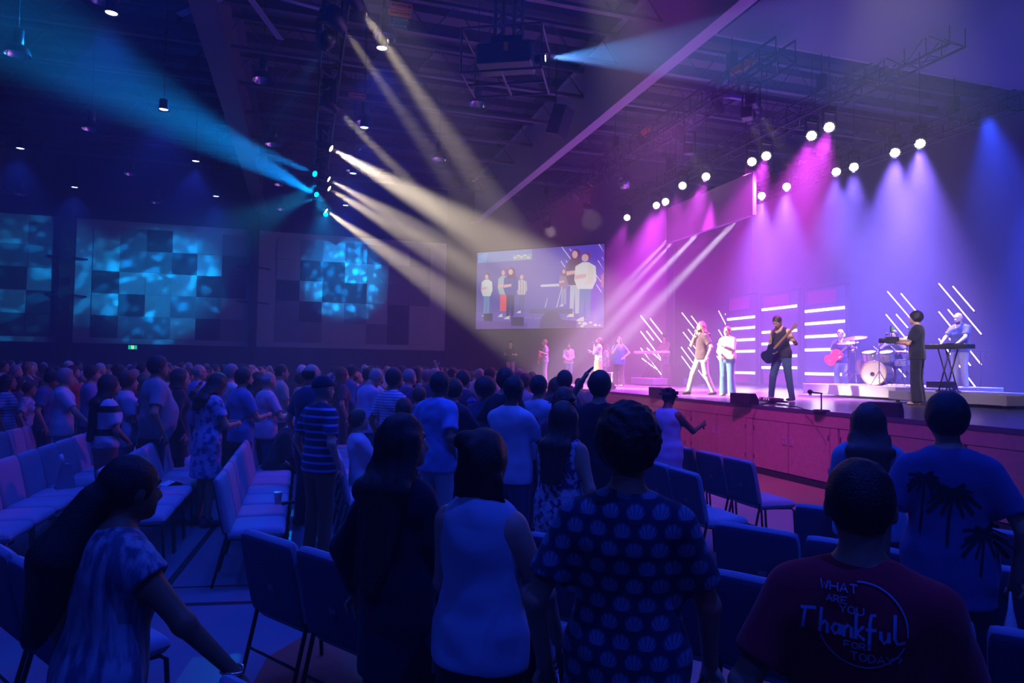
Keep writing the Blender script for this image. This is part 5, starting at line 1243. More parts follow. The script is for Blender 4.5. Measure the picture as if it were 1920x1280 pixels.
def guitar(i, label, body_m, bx, ang, kind='electric_guitar', acoustic=False, sc=1.0, pick=True):
    "bx: body centre in the player's frame, ang: neck elevation toward the player's left"
    T = i['T']; c = wpt(i, T(*bx)); t = empty(kind, c, i['rz'], label, 'guitar')
    U4 = Matrix(i['U'].tolist()).to_4x4()
    M = U4 @ Matrix.Rotation(-ang, 4, 'Y') @ Matrix.Rotation(math.radians(90), 4, 'Z') @ Matrix.Identity(4)
    # local: x across, y along the neck. map y -> -X (player's left) lifted by ang, z -> forward
    bx_ = Vector((-math.cos(ang), 0, math.sin(ang))); fz = Vector((0, 1, 0)); ax_ = bx_.cross(fz)
    M = U4 @ Matrix(((ax_.x, bx_.x, fz.x, 0), (ax_.y, bx_.y, fz.y, 0), (ax_.z, bx_.z, fz.z, 0), (0, 0, 0, 1)))
    dp = .05 if acoustic else .022; f = 1.15 if acoustic else .95
    MB().prism([(x * f * sc, y * f * sc) for x, y in GR], -dp, dp, M).build('body', body_m, t)
    if acoustic: MB().lathe([(.001, dp + .002), (.05, dp + .002)], 14, M @ Matrix.Translation((0, .02, 0))).build('sound_hole', m_black, t)
    elif pick: MB().prism([(-.07, -.2), (.09, -.2), (.07, .08), (-.05, .12)], dp, dp + .003, M).build('pickguard', m_white, t)
    MB().box(-.022, .022, .1, .62, dp - .01, dp + .012, M).build('neck', mat('neck_wood', (.30, .16, .08), .4), t)
    MB().prism([(-.022, .62), (.022, .62), (.045, .80), (-.03, .82)], dp - .015, dp, M).build('headstock', mat('neck_wood', (.30, .16, .08), .4), t)
    MB().box(-.04, .04, -.21, -.18, dp, dp + .012, M).build('bridge', m_chrome, t)
    mb = MB(); S_ = i['T']
    mb.tube([wpt(i, T(.10, .16, 1.10)) - c, wpt(i, T(.10, .13, 1.25)) - c, wpt(i, T(-.02, .125, 1.36)) - c, wpt(i, T(-.08, .03, 1.455)) - c, wpt(i, T(-.07, -.12, 1.40)) - c, wpt(i, T(.06, -.15, 1.2)) - c, wpt(i, T(.2, -.02, 1.02)) - c], .013, 6)
    o = mb.build('strap', m_black, t); o.rotation_euler = (0, 0, -i['rz'])
    return t
W_ = (.62, .62, .66)
# ---------------------------------------------------------------- on the stage
r, i = stg(957, 638, 'person in black shirt and pale trousers with a camera at the stage far end', dd=27.5, head=195, armR='phone', armL='phone', top='tee', tc=(.02, .02, .03), bc=(.45, .38, .42), hair='short', cap=(.02, .02, .03))
hold(i, 1, 'camera', MB().box(-.08, .06, -.04, .05, -.05, .05, None, .01), m_black, 'small camera held by the person at the far end of the stage', 'camera')
r, i = stg(1022, 636, 'fair-haired man in a white shirt and grey trousers playing an acoustic guitar', dd=26.3, head=280, armR='strum', armL='fret', top='polo', tc=(.55, .62, .66), bc=(.50, .46, .50), hair='short', hc='blond', hp=.1, shoe=(.5, .5, .5))
guitar(i, 'acoustic guitar of the white-shirted man at the far left', mat('guitar_brown', (.35, .13, .05), .3), (.06, .24, 1.06), .45, 'acoustic_guitar', True)
r, i = stg(1066, 642, 'bearded man in a white button shirt and jeans clasping his hands', dd=26.8, head=203, armR='clasp', armL='clasp', top='long', tc=(.66, .64, .60), bc=(.10, .17, .30), hair='short', beard=True, sk=1, shoe=(.6, .6, .6), hp=.15)
r, i = stg(1137, 644, 'person in a plaid shirt standing hidden behind the singer in orange', dd=26.6, head=300, armR='strum', armL='down', top='long', tc=(.5, .4, .45), tp='check', tc2=(.12, .06, .12), bc=(.1, .1, .15), hair='shoulder', hc='brown', hem=.74)
r, i = stg(1122, 632, 'woman in a long orange dress and pale denim jacket singing with eyes up', 1.70, head=285, sex='f', armR='clap', armL='mic', top='jacket', tc=(.42, .52, .55), bot='longskirt', bc=(.95, .13, .05), hair='bun', hc='brown', hp=-.3, hem=.98, shoe=(.5, .35, .25), w=1.06)
mic(i, -1, 'microphone of the woman in the orange dress')
r, i = stg(1160, 631, 'dark-haired woman in a blue loose top with a hand on her hip holding a microphone', 1.68, head=222, sex='f', armR='mic', armL='hip', top='loose', tc=(.05, .09, .36), bot='wide', bc=(.05, .02, .05), hair='wavy', hc='brown', w=1.12, hem=.78, shoe=(.5, .35, .25), glasses=True)
mic(i, 1, 'microphone of the blue-topped woman')
kd = KP + Vector((.35, .1, .28)); r, i = make_person(kd, 240, 'woman with long hair in a dusty pink tee playing the white keyboard', 'people on the stage', H=1.62, sex='f', armR='keys', armL='keys', top='tee', tc=(.50, .24, .30), bc=(.30, .30, .42), hair='long', hc='auburn', hp=.15, sk=3, shoe=(.5, .5, .5))
r, i = stg(1316, 602, 'long-haired man in a dark maroon shirt and pale trousers walking with a microphone', 1.80, head=272, armR='mic', armL='down', legs='walk', top='polo', tc=(.025, .010, .02), bc=(.22, .22, .24), hair='wavy', hc='auburn', beard=True, shoe=(.03, .02, .02), h=.010)
mic(i, 1, 'microphone of the long-haired man')
r, i = stg(1364, 611, 'short-haired woman in a white top, cream cardigan and wide blue jeans', 1.66, head=243, sex='f', armR='clasp', armL='clap', top='jacket', tc=(.30, .26, .22), bot='wide', bc=(.03, .08, .17), hair='crop', hc='auburn', w=1.16, shoe=(.7, .5, .25), h=.010, hem=.92)
mic(i, 1, 'microphone of the woman in wide blue jeans')
r2, i2 = stg(1466, 588, 'tall man in a black vest with tattooed arms playing a dark blue electric guitar', 1.80, head=250, armR='strum', armL='fret', legs='wide', lean=.12, hp=.55, top='tank', tc=(.025, .025, .035), bc=(.04, .08, .15), hair='buzz', hc='brown', beard=False, sk=1, shoe=(.05, .05, .05), h=.010)
guitar(i2, 'dark blue electric guitar of the tattooed man', mat('guitar_blue', (.008, .02, .06), .25), (.08, .23, 1.0), .75, pick=False, sc=.85)
Sh, E, Wp, curl, pv = i2['A'][1]
for g in (1, -1):     # ink sleeves
    Sh, E, Wp, curl, pv = i2['A'][g]; G = Field(.02); G.cone(Sh, E, .0535, .0405, k=.04, cut=True); G.cone(E, E + (Wp - E) * .92, .0405, .028, k=.02, cut=True); v_s, f_s = G.mesh(.011)
    linkobj('tattoo_sleeve', np_mesh('tattoo_sleeve', v_s, f_s, [cloth((.42, .27, .16), 'blotch', (.07, .09, .07), 2.2)]), r2)
r, i = stg(1577, 617, 'bassist in a black tee and ripped jeans playing a red bass guitar', 1.78, head=238, armR='strum', armL='fret', top='tee', tc=(.015, .015, .05), bc=(.20, .26, .36), hair='crop', hc='blond', hp=.3, shoe=(.4, .4, .4))
guitar(i, 'red bass guitar of the bassist by the right light frame', mat('guitar_red', (.75, .05, .05), .25), (.08, .22, 1.02), .7, 'bass_guitar', pick=False)
dp_ = DR + Vector((-DH.x * .75, -DH.y * .75, .34)); r, i = make_person(dp_, 270 - math.degrees(dang) - 180, 'drummer sitting behind the kit, mostly hidden by the camera operator', 'people on the stage', H=1.75, legs='sit', armR='drum', armL='drum', top='tee', tc=(.03, .03, .05), bc=(.03, .03, .05), hair='short', sk=3)
r.rotation_euler = (0, 0, math.atan2(DH.y, DH.x) - math.pi / 2); i['rz'] = r.rotation_euler[2]
for g in (1, -1): 
    Sh, E, Wp, curl, pv = i['A'][g]; a_ = wpt(i, Wp + nrm(Wp - E) * .06); t = MB().tube([(0, 0, 0), Vector((DH.x * .36, DH.y * .36, .12))], .008, 6).build('drumstick', m_white, None, a_); tag(t, 'wooden drumstick in the drummer %s hand' % ('right' if g > 0 else 'left'), 'drumstick')
# hand-held camera operator on the lip of the stage
r, i = stg(1720, 583, 'camera operator in black clothes with curly dark hair seen from behind on the stage', 1.80, head=330, armR='cam', armL='phone', legs='stand', top='tee', tc=(.01, .01, .015), bot='wide', bc=(.012, .01, .02), hair='curly', hc='black', sk=1, shoe=(.4, .25, .12), w=1.02)
t = hold(i, -1, 'video_camera', MB().box(-.06, .06, -.12, .1, -.06, .07, None, .01), m_black, 'black video camera held by the curly-haired operator', 'camera', (.0, .05, .04))
MB().lathe([(.001, 0), (.045, 0), (.05, .12), (.04, .125), (.001, .11)], 14, Matrix.Translation((0, .1, 0)) @ Matrix.Rotation(math.radians(-90), 4, 'X')).build('lens', m_black, t)
mo = MB().box(-.09, .09, -.012, .012, .16, .28, None, .005).build('monitor', m_black, t); MB().poly([(-.08, -.014, .17), (.08, -.014, .17), (.08, -.014, .27), (-.08, -.014, .27)]).build('monitor_picture', emat('green_pic', (.25, .6, .25), .8), mo)
MB().tube([(0, 0, .06), (0, 0, .17)], .01, 6).build('monitor_arm', m_black, t)
r, i = stg(1800, 585, 'bald bearded man in a dark tee standing behind the right keyboard', 1.82, z=STG + .24, head=262, armR='keys', armL='keys', top='tee', tc=(.04, .06, .10), bc=(.30, .28, .22), hair='bald', beard=True, hp=.2, sk=3, w=1.08)
# ---------------------------------------------------------------- nearest people, seen from behind
r, i = aud(1612, 858, 1.65, 'man in a maroon tee printed with a thankfulness slogan on its back', head=44, w=1.0, HX=1.62, hair='buzz', hc='black', top='tee', tc=(.42, .015, .04), bc=(.03, .03, .05), armR='low', armL='down', sk=1, h=.009)
MAR = (r, i)
r, i = aud(1178, 748, 2.1, 'man in a dark leaf-fan print shirt with bushy hair seen from behind', head=34, w=.94, hair='curly', hc='brown', top='polo', tc=(.012, .03, .07), tp='shells', tc2=(.15, .23, .36), tsc=1.25, bc=(.02, .02, .03), armR='low', armL='down', sk=1, h=.009, hem=.74)
r, i = aud(908, 790, 2.4, 'woman in a sleeveless pale blouse with half-tied brown hair', head=40, sex='f', hair='halfup', hc='brown', top='sundress', tc=(.38, .46, .60), bc=(.01, .01, .015), armR='low', armL='clasp', sk=0, h=.009, hem=.86, w=.92)
r, i = aud(752, 765, 2.8, 'woman in a long black cardigan with very long black hair', head=48, hy=-.5, sex='f', hair='xlong', hc='black', top='jacket', tc=(.012, .012, .03), bc=(.008, .008, .012), armR='clasp', armL='down', sk=1, h=.009, hem=.62, w=.9)
r, i = aud(205, 842, 2.15, 'woman with a long dark ponytail and cap-sleeved streaky blouse leaning on a chair', head=52, sex='f', hair='sidepony', hc='black', top='cap', tc=(.07, .11, .20), tp='streak', tc2=(.35, .40, .5), tsc=1.4, bc=(.02, .02, .04), armR=((.42, .34, .93), (.5, -.4, 0), .5), armL='down', sk=4, h=.009, lean=.10, hem=.74, w=1.04)
LW = i
a_ = wpt(i, i['A'][1][2]); t = MB().tube([Vector((.033 * math.cos(x / 12 * 6.283), .033 * math.sin(x / 12 * 6.283), .004 * math.sin(x))) for x in range(13)], .006, 6).build('bracelet', m_chrome, None, a_); tag(t, 'beaded bracelet on the ponytailed woman wrist', 'bracelet')
r, i = aud(1056, 745, 4.55, 'woman in a floral sleeveless dress with sunglasses on her long hair', head=52, sex='f', hair='long', hc='brown', top='sundress', hem=.5, tc=(.42, .48, .60), tp='blotch', tc2=(.10, .03, .12), tsc=1.8, bot=None, armR='down', armL='clasp', sk=1, w=1.1, h=.011)
t = empty('sunglasses', wpt(i, i['Hd'](0, .02, .135)), i['rz'], 'sunglasses pushed up on the floral dress woman hair', 'sunglasses')
for g in (-1, 1): MB().ball((g * .034, .03, 0), .03, 10, 8, (1, .35, .7)).build('lens', m_black, t); MB().tube([(g * .065, .03, 0), (g * .088, -.08, -.02)], .004, 5).build('temple', m_black, t)
r, i = aud(1776, 727, 3.2, 'broad man in a blue shirt with palm tree silhouettes seen from behind', head=40, w=.96, hair='short', hc='black', top='polo', tc=(.06, .09, .24), bc=(.02, .015, .03), armR='down', armL='down', sk=1, h=.010, hem=.76)
PALM = (r, i)
r, i = aud(1628, 748, 4.3, 'woman with long light brown hair and a pale blue short-sleeved top', head=42, sex='f', hair='xlong', hc='auburn', top='tee', tc=(.20, .30, .45), bc=(.05, .03, .06), armR='clasp', armL='clasp', sk=0, h=.011, w=1.1)
# ---------------------------------------------------------------- middle of the audience
A_ = aud
A_(1252, 722, 7.4, 'woman in a sleeveless pale blue dress with short twisted hair holding out a hand', sex='f', hair='locs', hc='black', top='sundress', tc=(.25, .36, .62), bot=None, armR='out', armL='down', sk=2, turn=5, hp=.25, hem=.45, w=.96)
A_(1124, 690, 5.6, 'man in a black tee raising his left hand beside his head', turn=-5, hair='short', hc='brown', top='tee', tc=(.015, .012, .03), bc=(.03, .03, .05), armL=((.20, .22, 1.66), (.6, .2, -.6), .15), armR='down', sk=1, w=1.04, h=.011)
A_(1057, 720, 5.7, 'woman with short reddish brown hair standing before the man in black', sex='f', hair='bob', hc='auburn', top='tee', tc=(.25, .06, .10), bc=(.04, .04, .07), armR='clasp', armL='clasp', sk=0)
r, i = A_(960, 699, 5.8, 'young man in a white polo holding both hands up by his chin', hair='buzz', hc='black', top='polo', tc=(.45, .52, .66), bc=(.03, .05, .12), armR=((.04, .30, 1.30), (.5, -.1, -.7), 1.1), armL=((.06, .30, 1.31), (.5, -.1, -.7), 1.1), sk=2, turn=6, hp=.12, h=.011)
A_(1009, 700, 7.3, 'teenage boy in a pale grey tee with dark hair and hands down', hair='short', hc='black', top='tee', tc=(.33, .42, .58), bc=(.04, .07, .18), armR='clasp', armL='down', sk=1, turn=4)
A_(911, 707, 7.0, 'woman with a round afro and a sparkly navy top', sex='f', hair='afro', hc='black', top='tee', tc=(.02, .04, .16), tp='dots', tc2=(.2, .25, .5), tsc=3.0, bc=(.03, .03, .06), armR='clasp', armL='down', sk=4, w=1.05)
A_(947, 686, 7.9, 'dark-haired man in a black tee behind the afro woman', hair='short', hc='brown', top='tee', tc=(.02, .02, .03), bc=(.03, .03, .05), sk=0)
A_(1058, 691, 7.4, 'man with short dark hair between the boy in grey and the man in black', hair='short', hc='brown', top='tee', tc=(.10, .04, .06), bc=(.03, .03, .05), sk=1)
A_(1042, 704, 8.4, 'girl with long wavy auburn hair in a pink top', sex='f', hair='wavy', hc='auburn', top='tee', tc=(.50, .20, .28), bc=(.1, .08, .14), sk=0)
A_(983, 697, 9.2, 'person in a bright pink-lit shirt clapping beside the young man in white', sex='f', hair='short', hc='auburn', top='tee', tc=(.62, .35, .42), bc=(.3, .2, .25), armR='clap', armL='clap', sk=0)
A_(868, 691, 8.6, 'broad man in a dark jacket carrying a small child', hair='short', hc='brown', top='jacket', tc=(.05, .03, .08), bc=(.04, .03, .07), armR='fold', armL='down', sk=0, w=1.2)
p = atd(886, 8.35); make_person(Vector((p.x, p.y, .42)), 230, 'small child in a blue cap held by the man in the dark jacket', 'children in the audience', H=1.02, armR='fold', armL='fold', top='tee', tc=(.6, .08, .12), bc=(.1, .1, .2), cap=(.03, .08, .35), h=.014, seed=91)
A_(822, 693, 6.6, 'man in a loose light blue shirt with thinning dark hair', hair='short', hc='black', top='loose', tc=(.16, .30, .62), bc=(.30, .32, .36), armR='pocket', armL='down', sk=4, turn=2, h=.011, hp=.1, w=1.05)
A_(851, 706, 6.9, 'person in a dark top close behind the loose light blue shirt man', hair='short', hc='brown', top='long', tc=(.03, .02, .05), bc=(.04, .03, .07), armR='rest', sk=0)
A_(737, 686, 7.8, 'man in a white shirt with thin blue stripes', hair='short', hc='black', top='polo', tc=(.45, .50, .66), tp='hstripe', tc2=(.06, .10, .30), tsc=3.2, bc=(.05, .06, .12), sk=4, h=.012)
A_(758, 742, 7.2, 'child with brown hair standing before the striped shirt man', hair='bob', hc='brown', sex='f', H=1.45, top='tee', tc=(.08, .05, .12), bc=(.03, .03, .06), sk=0)
A_(786, 722, 8.0, 'person with black hair, only the head visible between two men', hair='short', hc='black', top='tee', tc=(.04, .05, .16), bc=(.03, .03, .06), sk=1)
r, i = A_(604, 700, 6.3, 'elderly man in a navy striped polo, brown trousers and a dark cap', hair='fringe', hc='grey', top='polo', tc=(.012, .02, .09), tp='hstripe', tc2=(.18, .28, .62), tsc=1.5, bc=(.20, .08, .04), cap=(.012, .015, .05), armR='down', armL='down', sk=0, turn=4, h=.011, glasses=True, w=1.08, shoe=(.3, .3, .4))
r, i = A_(392, 692, 7.5, 'woman in a tie-dye dress looking down at her phone', sex='f', hair='shoulder', hc='black', top='dress', tc=(.30, .40, .64), tp='blotch', tc2=(.05, .08, .28), tsc=1.0, bot=None, armR='phone', armL='phone', sk=1, hp=.4, w=1.12, lean=.06, turn=-4, h=.012, shoe=(.05, .05, .1), glasses=True)
phone(i, 'phone in the tie-dye dress woman hands')
A_(455, 686, 8.4, 'bearded man in a blue polo behind the tie-dye dress woman', hair='short', hc='black', top='polo', tc=(.10, .17, .42), bc=(.02, .02, .05), armR='phone', armL='down', sk=1, beard=True, w=1.1)
r, i = A_(502, 693, 9.0, 'grey-haired man in a pale shirt holding a white cup', hair='fringe', hc='grey', top='polo', tc=(.58, .42, .55), bc=(.06, .08, .2), armR='phone', armL='down', sk=0, w=1.05)
cup(i, 1, 'white cup in the grey-haired man hand')
A_(484, 694, 9.6, 'woman with glasses and shoulder-length brown hair beside the cup-holding man', sex='f', hair='shoulder', hc='brown', top='tee', tc=(.10, .05, .10), bc=(.04, .04, .08), sk=0, glasses=True)
A_(526, 680, 11.0, 'man with cropped hair in a yellow-green tee', hair='buzz', hc='brown', top='tee', tc=(.30, .44, .42), bc=(.05, .05, .1), armR='clasp', sk=0)
A_(582, 677, 7.6, 'balding man in a dark navy shirt behind the capped elderly man', hair='fringe', hc='brown', top='polo', tc=(.02, .03, .10), bc=(.02, .03, .06), sk=0, w=1.08)
A_(371, 679, 10.4, 'bald man with glasses in a blue shirt raising one hand', hair='fringe', hc='grey', top='long', tc=(.12, .20, .48), bc=(.03, .04, .1), armR='down', armL='half', sk=0, glasses=True)
A_(335, 687, 8.8, 'woman in long black clothes between the grey polo man and the bald man', sex='f', hair='shoulder', hc='black', top='jacket', tc=(.015, .012, .03), bc=(.01, .01, .03), armR='down', armL='half', sk=0, hem=.6)
A_(293, 663, 8.1, 'very tall heavy man in a grey polo', hair='short', hc='black', top='polo', tc=(.22, .26, .34), bc=(.02, .03, .10), armR='down', armL='down', sk=1, w=1.18, belly=.07, glasses=True, h=.012)
A_(203, 698, 8.3, 'woman with long black hair, black-striped white tee and a black bag', sex='f', hair='xlong', hc='black', top='tee', tc=(.45, .50, .64), tp='hstripe', tc2=(.01, .01, .03), tsc=.42, bc=(.22, .08, .12), armR='clasp', armL='down', sk=1, w=1.08, hem=.92)
p = atd(218, 8.0, 1.06); t = empty('shoulder_bag', p, -1.2, 'black shoulder bag carried by the black-striped tee woman', 'bag'); MB().box(-.17, .17, -.06, .06, -.13, .13, None, .04).build('bag_body', m_blackm, t); MB().tube([(-.14, 0, .1), (-.05, -.02, .42), (.06, -.02, .42), (.14, 0, .1)], .008, 6).build('strap', m_blackm, t)
A_(238, 693, 9.0, 'woman with curly reddish hair and a white blouse behind the black-striped tee woman', sex='f', hair='curly', hc='auburn', top='loose', tc=(.48, .46, .62), bc=(.2, .2, .35), armR='clasp', sk=0, w=1.1)
A_(121, 687, 8.7, 'man in a white polo leaning one fist on a chair', hair='short', hc='grey', top='polo', tc=(.42, .52, .66), bc=(.25, .3, .4), armR='rest', armL='down', sk=0, w=1.1, h=.012)
A_(171, 682, 10.3, 'man in a plain blue tee right of the white polo man', hair='short', hc='brown', top='tee', tc=(.16, .18, .42), bc=(.03, .05, .16), armR='clasp', sk=0)
A_(88, 690, 9.8, 'man in a dark blue tee looking down left of the white polo man', hair='short', hc='black', top='tee', tc=(.06, .10, .28), bc=(.02, .03, .08), hp=.45, sk=1)
A_(54, 718, 10.0, 'girl in a white printed tee standing at the far left', sex='f', hair='short', hc='black', top='tee', tc=(.42, .45, .60), tp='dots', tc2=(.1, .1, .3), tsc=.5, bc=(.03, .04, .1), sk=1, w=.9)
A_(14, 698, 9.4, 'woman with glasses in a blue and white striped tee at the left edge', sex='f', hair='shoulder', hc='black', top='tee', tc=(.32, .40, .60), tp='hstripe', tc2=(.06, .08, .3), tsc=2.4, bc=(.02, .03, .08), sk=1, glasses=True)
A_(36, 703, 10.8, 'woman with dark hair in a navy top behind the left edge woman', sex='f', hair='long', hc='black', top='tee', tc=(.03, .04, .14), bc=(.02, .03, .08), sk=1)
A_(658, 682, 12.0, 'bearded man in a blue sweater and dark cap in the middle distance', hair='short', hc='black', top='long', tc=(.04, .14, .40), bc=(.02, .03, .08), cap=(.02, .02, .06), beard=True, sk=0)
A_(640, 686, 11.5, 'woman with long brown hair left of the blue sweater man', sex='f', hair='long', hc='auburn', top='tee', tc=(.10, .04, .10), bc=(.04, .03, .08), sk=0)
A_(686, 684, 9.6, 'grey-haired man in a pale tee bowing his head with hands joined', hair='crop', hc='grey', top='tee', tc=(.36, .38, .62), bc=(.04, .03, .1), armR='clasp', armL='clasp', hp=.5, lean=.12, sk=0)
A_(704, 688, 10.6, 'bearded bald man in a white tee right of the man bowing his head', hair='bald', top='tee', tc=(.58, .48, .62), bc=(.3, .06, .06), beard=True, hc='black', sk=4)
A_(766, 688, 9.8, 'balding man holding papers behind the striped shirt man', hair='buzz', hc='grey', top='tee', tc=(.08, .05, .16), bc=(.04, .03, .08), armR='phone', sk=0)
A_(752, 684, 11.2, 'dark-haired man behind the striped shirt man', hair='short', hc='black', top='tee', tc=(.2, .16, .3), bc=(.04, .03, .08), sk=1)
A_(800, 690, 12.5, 'person raising one hand high at the far centre', hair='short', hc='grey', top='tee', tc=(.3, .12, .1), bc=(.04, .03, .08), armR='up', sk=0)
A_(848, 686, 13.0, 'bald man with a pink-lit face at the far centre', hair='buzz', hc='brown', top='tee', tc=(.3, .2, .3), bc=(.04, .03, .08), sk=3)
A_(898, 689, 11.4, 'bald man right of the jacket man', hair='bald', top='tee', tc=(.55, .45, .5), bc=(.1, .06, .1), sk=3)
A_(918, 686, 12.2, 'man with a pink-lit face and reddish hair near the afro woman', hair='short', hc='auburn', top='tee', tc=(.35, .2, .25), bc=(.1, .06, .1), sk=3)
# seated
p = atd(650, 7.6); make_person(Vector((.36 + .3, p.y, 0)), 80, 'seated man in a white tee with a cup on his knee', 'seated audience', H=1.74, legs='sit', armR='lap', armL='lap', top='tee', tc=(.48, .48, .62), bc=(.25, .3, .5), hair='short', hc='brown', sk=0, seed=70, lean=-.1)
q = Vector((.36 + .3, p.y, 0)) + Vector((.52, 0, .62)); t = empty('plastic_cup', q, 0, 'clear cup on the knee of the seated man', 'cup'); MB().lathe([(.001, 0), (.028, 0), (.036, .11), (.034, .11), (.001, .02)], 14).build('cup', m_white, t)
yq = atz(545, 760, 1.2).y; make_person(Vector((-.66 + .3, 9.3, 0)), 88, 'seated white-haired old person in dark clothes bending forward', 'seated audience', H=1.66, legs='sit', armR='lap', armL='lap', top='jacket', tc=(.012, .012, .03), bc=(.02, .02, .04), hair='crop', hc='white', sk=3, seed=71, lean=.4, hp=.4)
# ---------------------------------------------------------------- the crowd farther off: copies of a dozen figures
VAR = []
vs_ = [dict(hair='short', hc='brown', sk=0), dict(hair='buzz', hc='black', sk=1, w=1.1, armR='clasp', armL='clasp'), dict(hair='long', hc='brown', sex='f', sk=0), dict(hair='shoulder', hc='black', sex='f', sk=1, armR='clasp', armL='clasp'),
       dict(hair='fringe', hc='grey', sk=3, w=1.08), dict(hair='short', hc='black', sk=2), dict(hair='bob', hc='blond', sex='f', sk=3, w=1.1), dict(hair='short', hc='grey', sk=3, armR='clap', armL='clap'),
       dict(hair='pony', hc='auburn', sex='f', sk=0), dict(hair='bald', sk=0, w=1.12, beard=True, hc='grey'), dict(hair='curly', hc='black', sex='f', sk=4), dict(hair='short', hc='white', sk=3, armL='half')]
hd_ = ['short brown hair', 'shaved black hair', 'long brown hair', 'black shoulder-length hair', 'thin grey hair', 'short black hair', 'fair bobbed hair', 'short grey hair', 'auburn ponytail', 'bearded bald head', 'curly black hair', 'white hair']
TCOL = [('white', (.55, .55, .62)), ('pale blue', (.22, .32, .58)), ('navy', (.02, .03, .12)), ('black', (.012, .012, .02)), ('grey', (.2, .2, .24)), ('red', (.4, .04, .05)), ('maroon', (.14, .02, .05)), ('teal', (.03, .2, .24)), ('lilac', (.32, .24, .5)), ('cream', (.5, .42, .34)), ('royal blue', (.04, .08, .42))]
BCOL = [('dark trousers', (.02, .025, .05)), ('jeans', (.06, .10, .22)), ('khaki trousers', (.28, .22, .15)), ('black trousers', (.012, .012, .018))]
PRO = []
for n, v in enumerate(vs_):
    out, info = person_meshes(H=1.72, h=.021, seed=200 + n, top='tee' if n % 3 else 'polo', tc=(.5, .5, .5), full=False, **v); ms = [('person', out.pop('body'))]
    for nm, q in out.items():
        if nm == 'collar': continue
        me = np_mesh(nm, q[0][0], q[0][1], [q[1]]); ms.append(('shoe' if nm.startswith('shoe') else nm, me))
    PRO.append(ms)
USED = set(); rr = random.Random(11)
far_rows = [(x, Y0[r] + .27 + 0 * .54, NAMES[r].split(' ', 1)[1] if False else NAMES[r]) for r, x in enumerate(ROWX)] + [(-5.8, 12.0, 'far left block, first row'), (-6.8, 13.5, 'far left block, second row'), (-7.8, 15.0, 'far left block, third row'), (-8.9, 16.5, 'far left block, fourth row'), (-9.9, 18.0, 'far left block, last row')]
ymin = {4.45: 11.4, 3.42: 10.2, 2.40: 9.2, 1.38: 9.0, .36: 10.4, -.66: 12.4, -1.68: 10.4, -2.70: 10.4, -3.72: 11.0, -4.74: 11.5}
cntp = 0
for (x, y0, nm) in far_rows:
    y = ymin.get(x, y0)
    while y < 25.5:
        xx, yy = x + .62, y + rr.uniform(-.08, .08); y += .58
        if rr.random() < .30: continue
        if any((p.x - xx) ** 2 + (p.y - yy) ** 2 < .34 for p in PEOPLE): continue
        vi = rr.randrange(len(PRO)); zone = 'near end' if yy < 13 else 'middle' if yy < 18 else 'far end'
        for _ in range(60):
            ti = rr.randrange(len(TCOL)); bi = rr.randrange(len(BCOL)); key = (vi, ti, bi, nm, zone)
            if key not in USED: break
            vi = rr.randrange(len(PRO))
        USED.add(key)
        lb = '%s top, %s, %s, %s part' % (TCOL[ti][0], BCOL[bi][0], hd_[vi], zone)
        row = {'in the row behind the striped standing man': 'striped man row', 'in the row beside the aisle gap with the paper cup': 'paper cup row', 'in the row where the tie-dye dress woman stands': 'tie-dye dress row', 'in the row in front of the white polo man': 'white polo row', 'in the row with the triangular paper bag': 'paper bag row', 'in the outermost left row': 'outermost left row'}.get(nm, nm.replace('in the ', '').replace('row with the paper cup', 'paper cup row').replace('row with the paper bag', 'paper bag row').replace('far left block', 'leftmost block').replace(' from the stage', '').replace(' before the stage', ''))
        s_ = rr.uniform(.93, 1.06); root = None; rzz = -math.radians(bearing(Vector((xx, yy, 0))) + rr.uniform(-14, 14))
        for (nmx, me) in PRO[vi]:
            o = linkobj(nmx, me, root, (xx, yy, 0) if root is None else (0, 0, 0), rzz if root is None else 0)
            if root is None: root = o; o.scale = (s_,) * 3
            if nmx in ('shirt', 'trousers'):
                o.material_slots[0].link = 'OBJECT'; o.material_slots[0].material = cloth(TCOL[ti][1] if nmx == 'shirt' else BCOL[bi][1])
        tag(root, '%s, %s top, %s, %s of the %s' % (hd_[vi], TCOL[ti][0], BCOL[bi][0], zone, row), 'person', 'standing crowd'); cntp += 1
print('CROWD', cntp)
# ---------------------------------------------------------------- print on two shirts, laid on the cloth
from mathutils.bvhtree import BVHTree
def back_ribbon(root, shirt_name, strokes, mat_, name, wd, off=.004, step=.012):
    sh = [c for c in root.children if c.name.split('.')[0] == shirt_name][0]; me = sh.data
    bv = BVHTree.FromPolygons([v.co.copy() for v in me.vertices], [tuple(p.vertices) for p in me.polygons]); mb = MB()
    for st in strokes:
        w0 = wd if len(st) == 1 or not isinstance(st[0], float) else st[0]
        if isinstance(st[0], float): st = st[1:]
        pts = []
        for a, b in zip(st[:-1], st[1:]):
            L = math.hypot(b[0] - a[0], b[1] - a[1]); n = max(1, int(L / step))
            for k in range(n): pts.append((a[0] + (b[0] - a[0]) * k / n, a[1] + (b[1] - a[1]) * k / n))
        pts.append(st[-1]); vs = []
        for j, p in enumerate(pts):
            q0 = pts[max(0, j - 1)]; q1 = pts[min(len(pts) - 1, j + 1)]; dx, dz = q1[0] - q0[0], q1[1] - q0[1]; l = math.hypot(dx, dz) or 1; nx, nz = -dz / l, dx / l
            for sg in (-1, 1):
                x, z = p[0] + sg * nx * w0 / 2, p[1] + sg * nz * w0 / 2; h_ = bv.ray_cast(Vector((x, -1.5, z)), Vector((0, 1, 0)))
                vs.append(Vector((x, (h_[0].y if h_[0] is not None else -.1) - off, z)))
        mb.add(vs, [(2 * j, 2 * j + 1, 2 * j + 3, 2 * j + 2) for j in range(len(pts) - 1)])
    o = mb.build(name, mat_, sh); return o
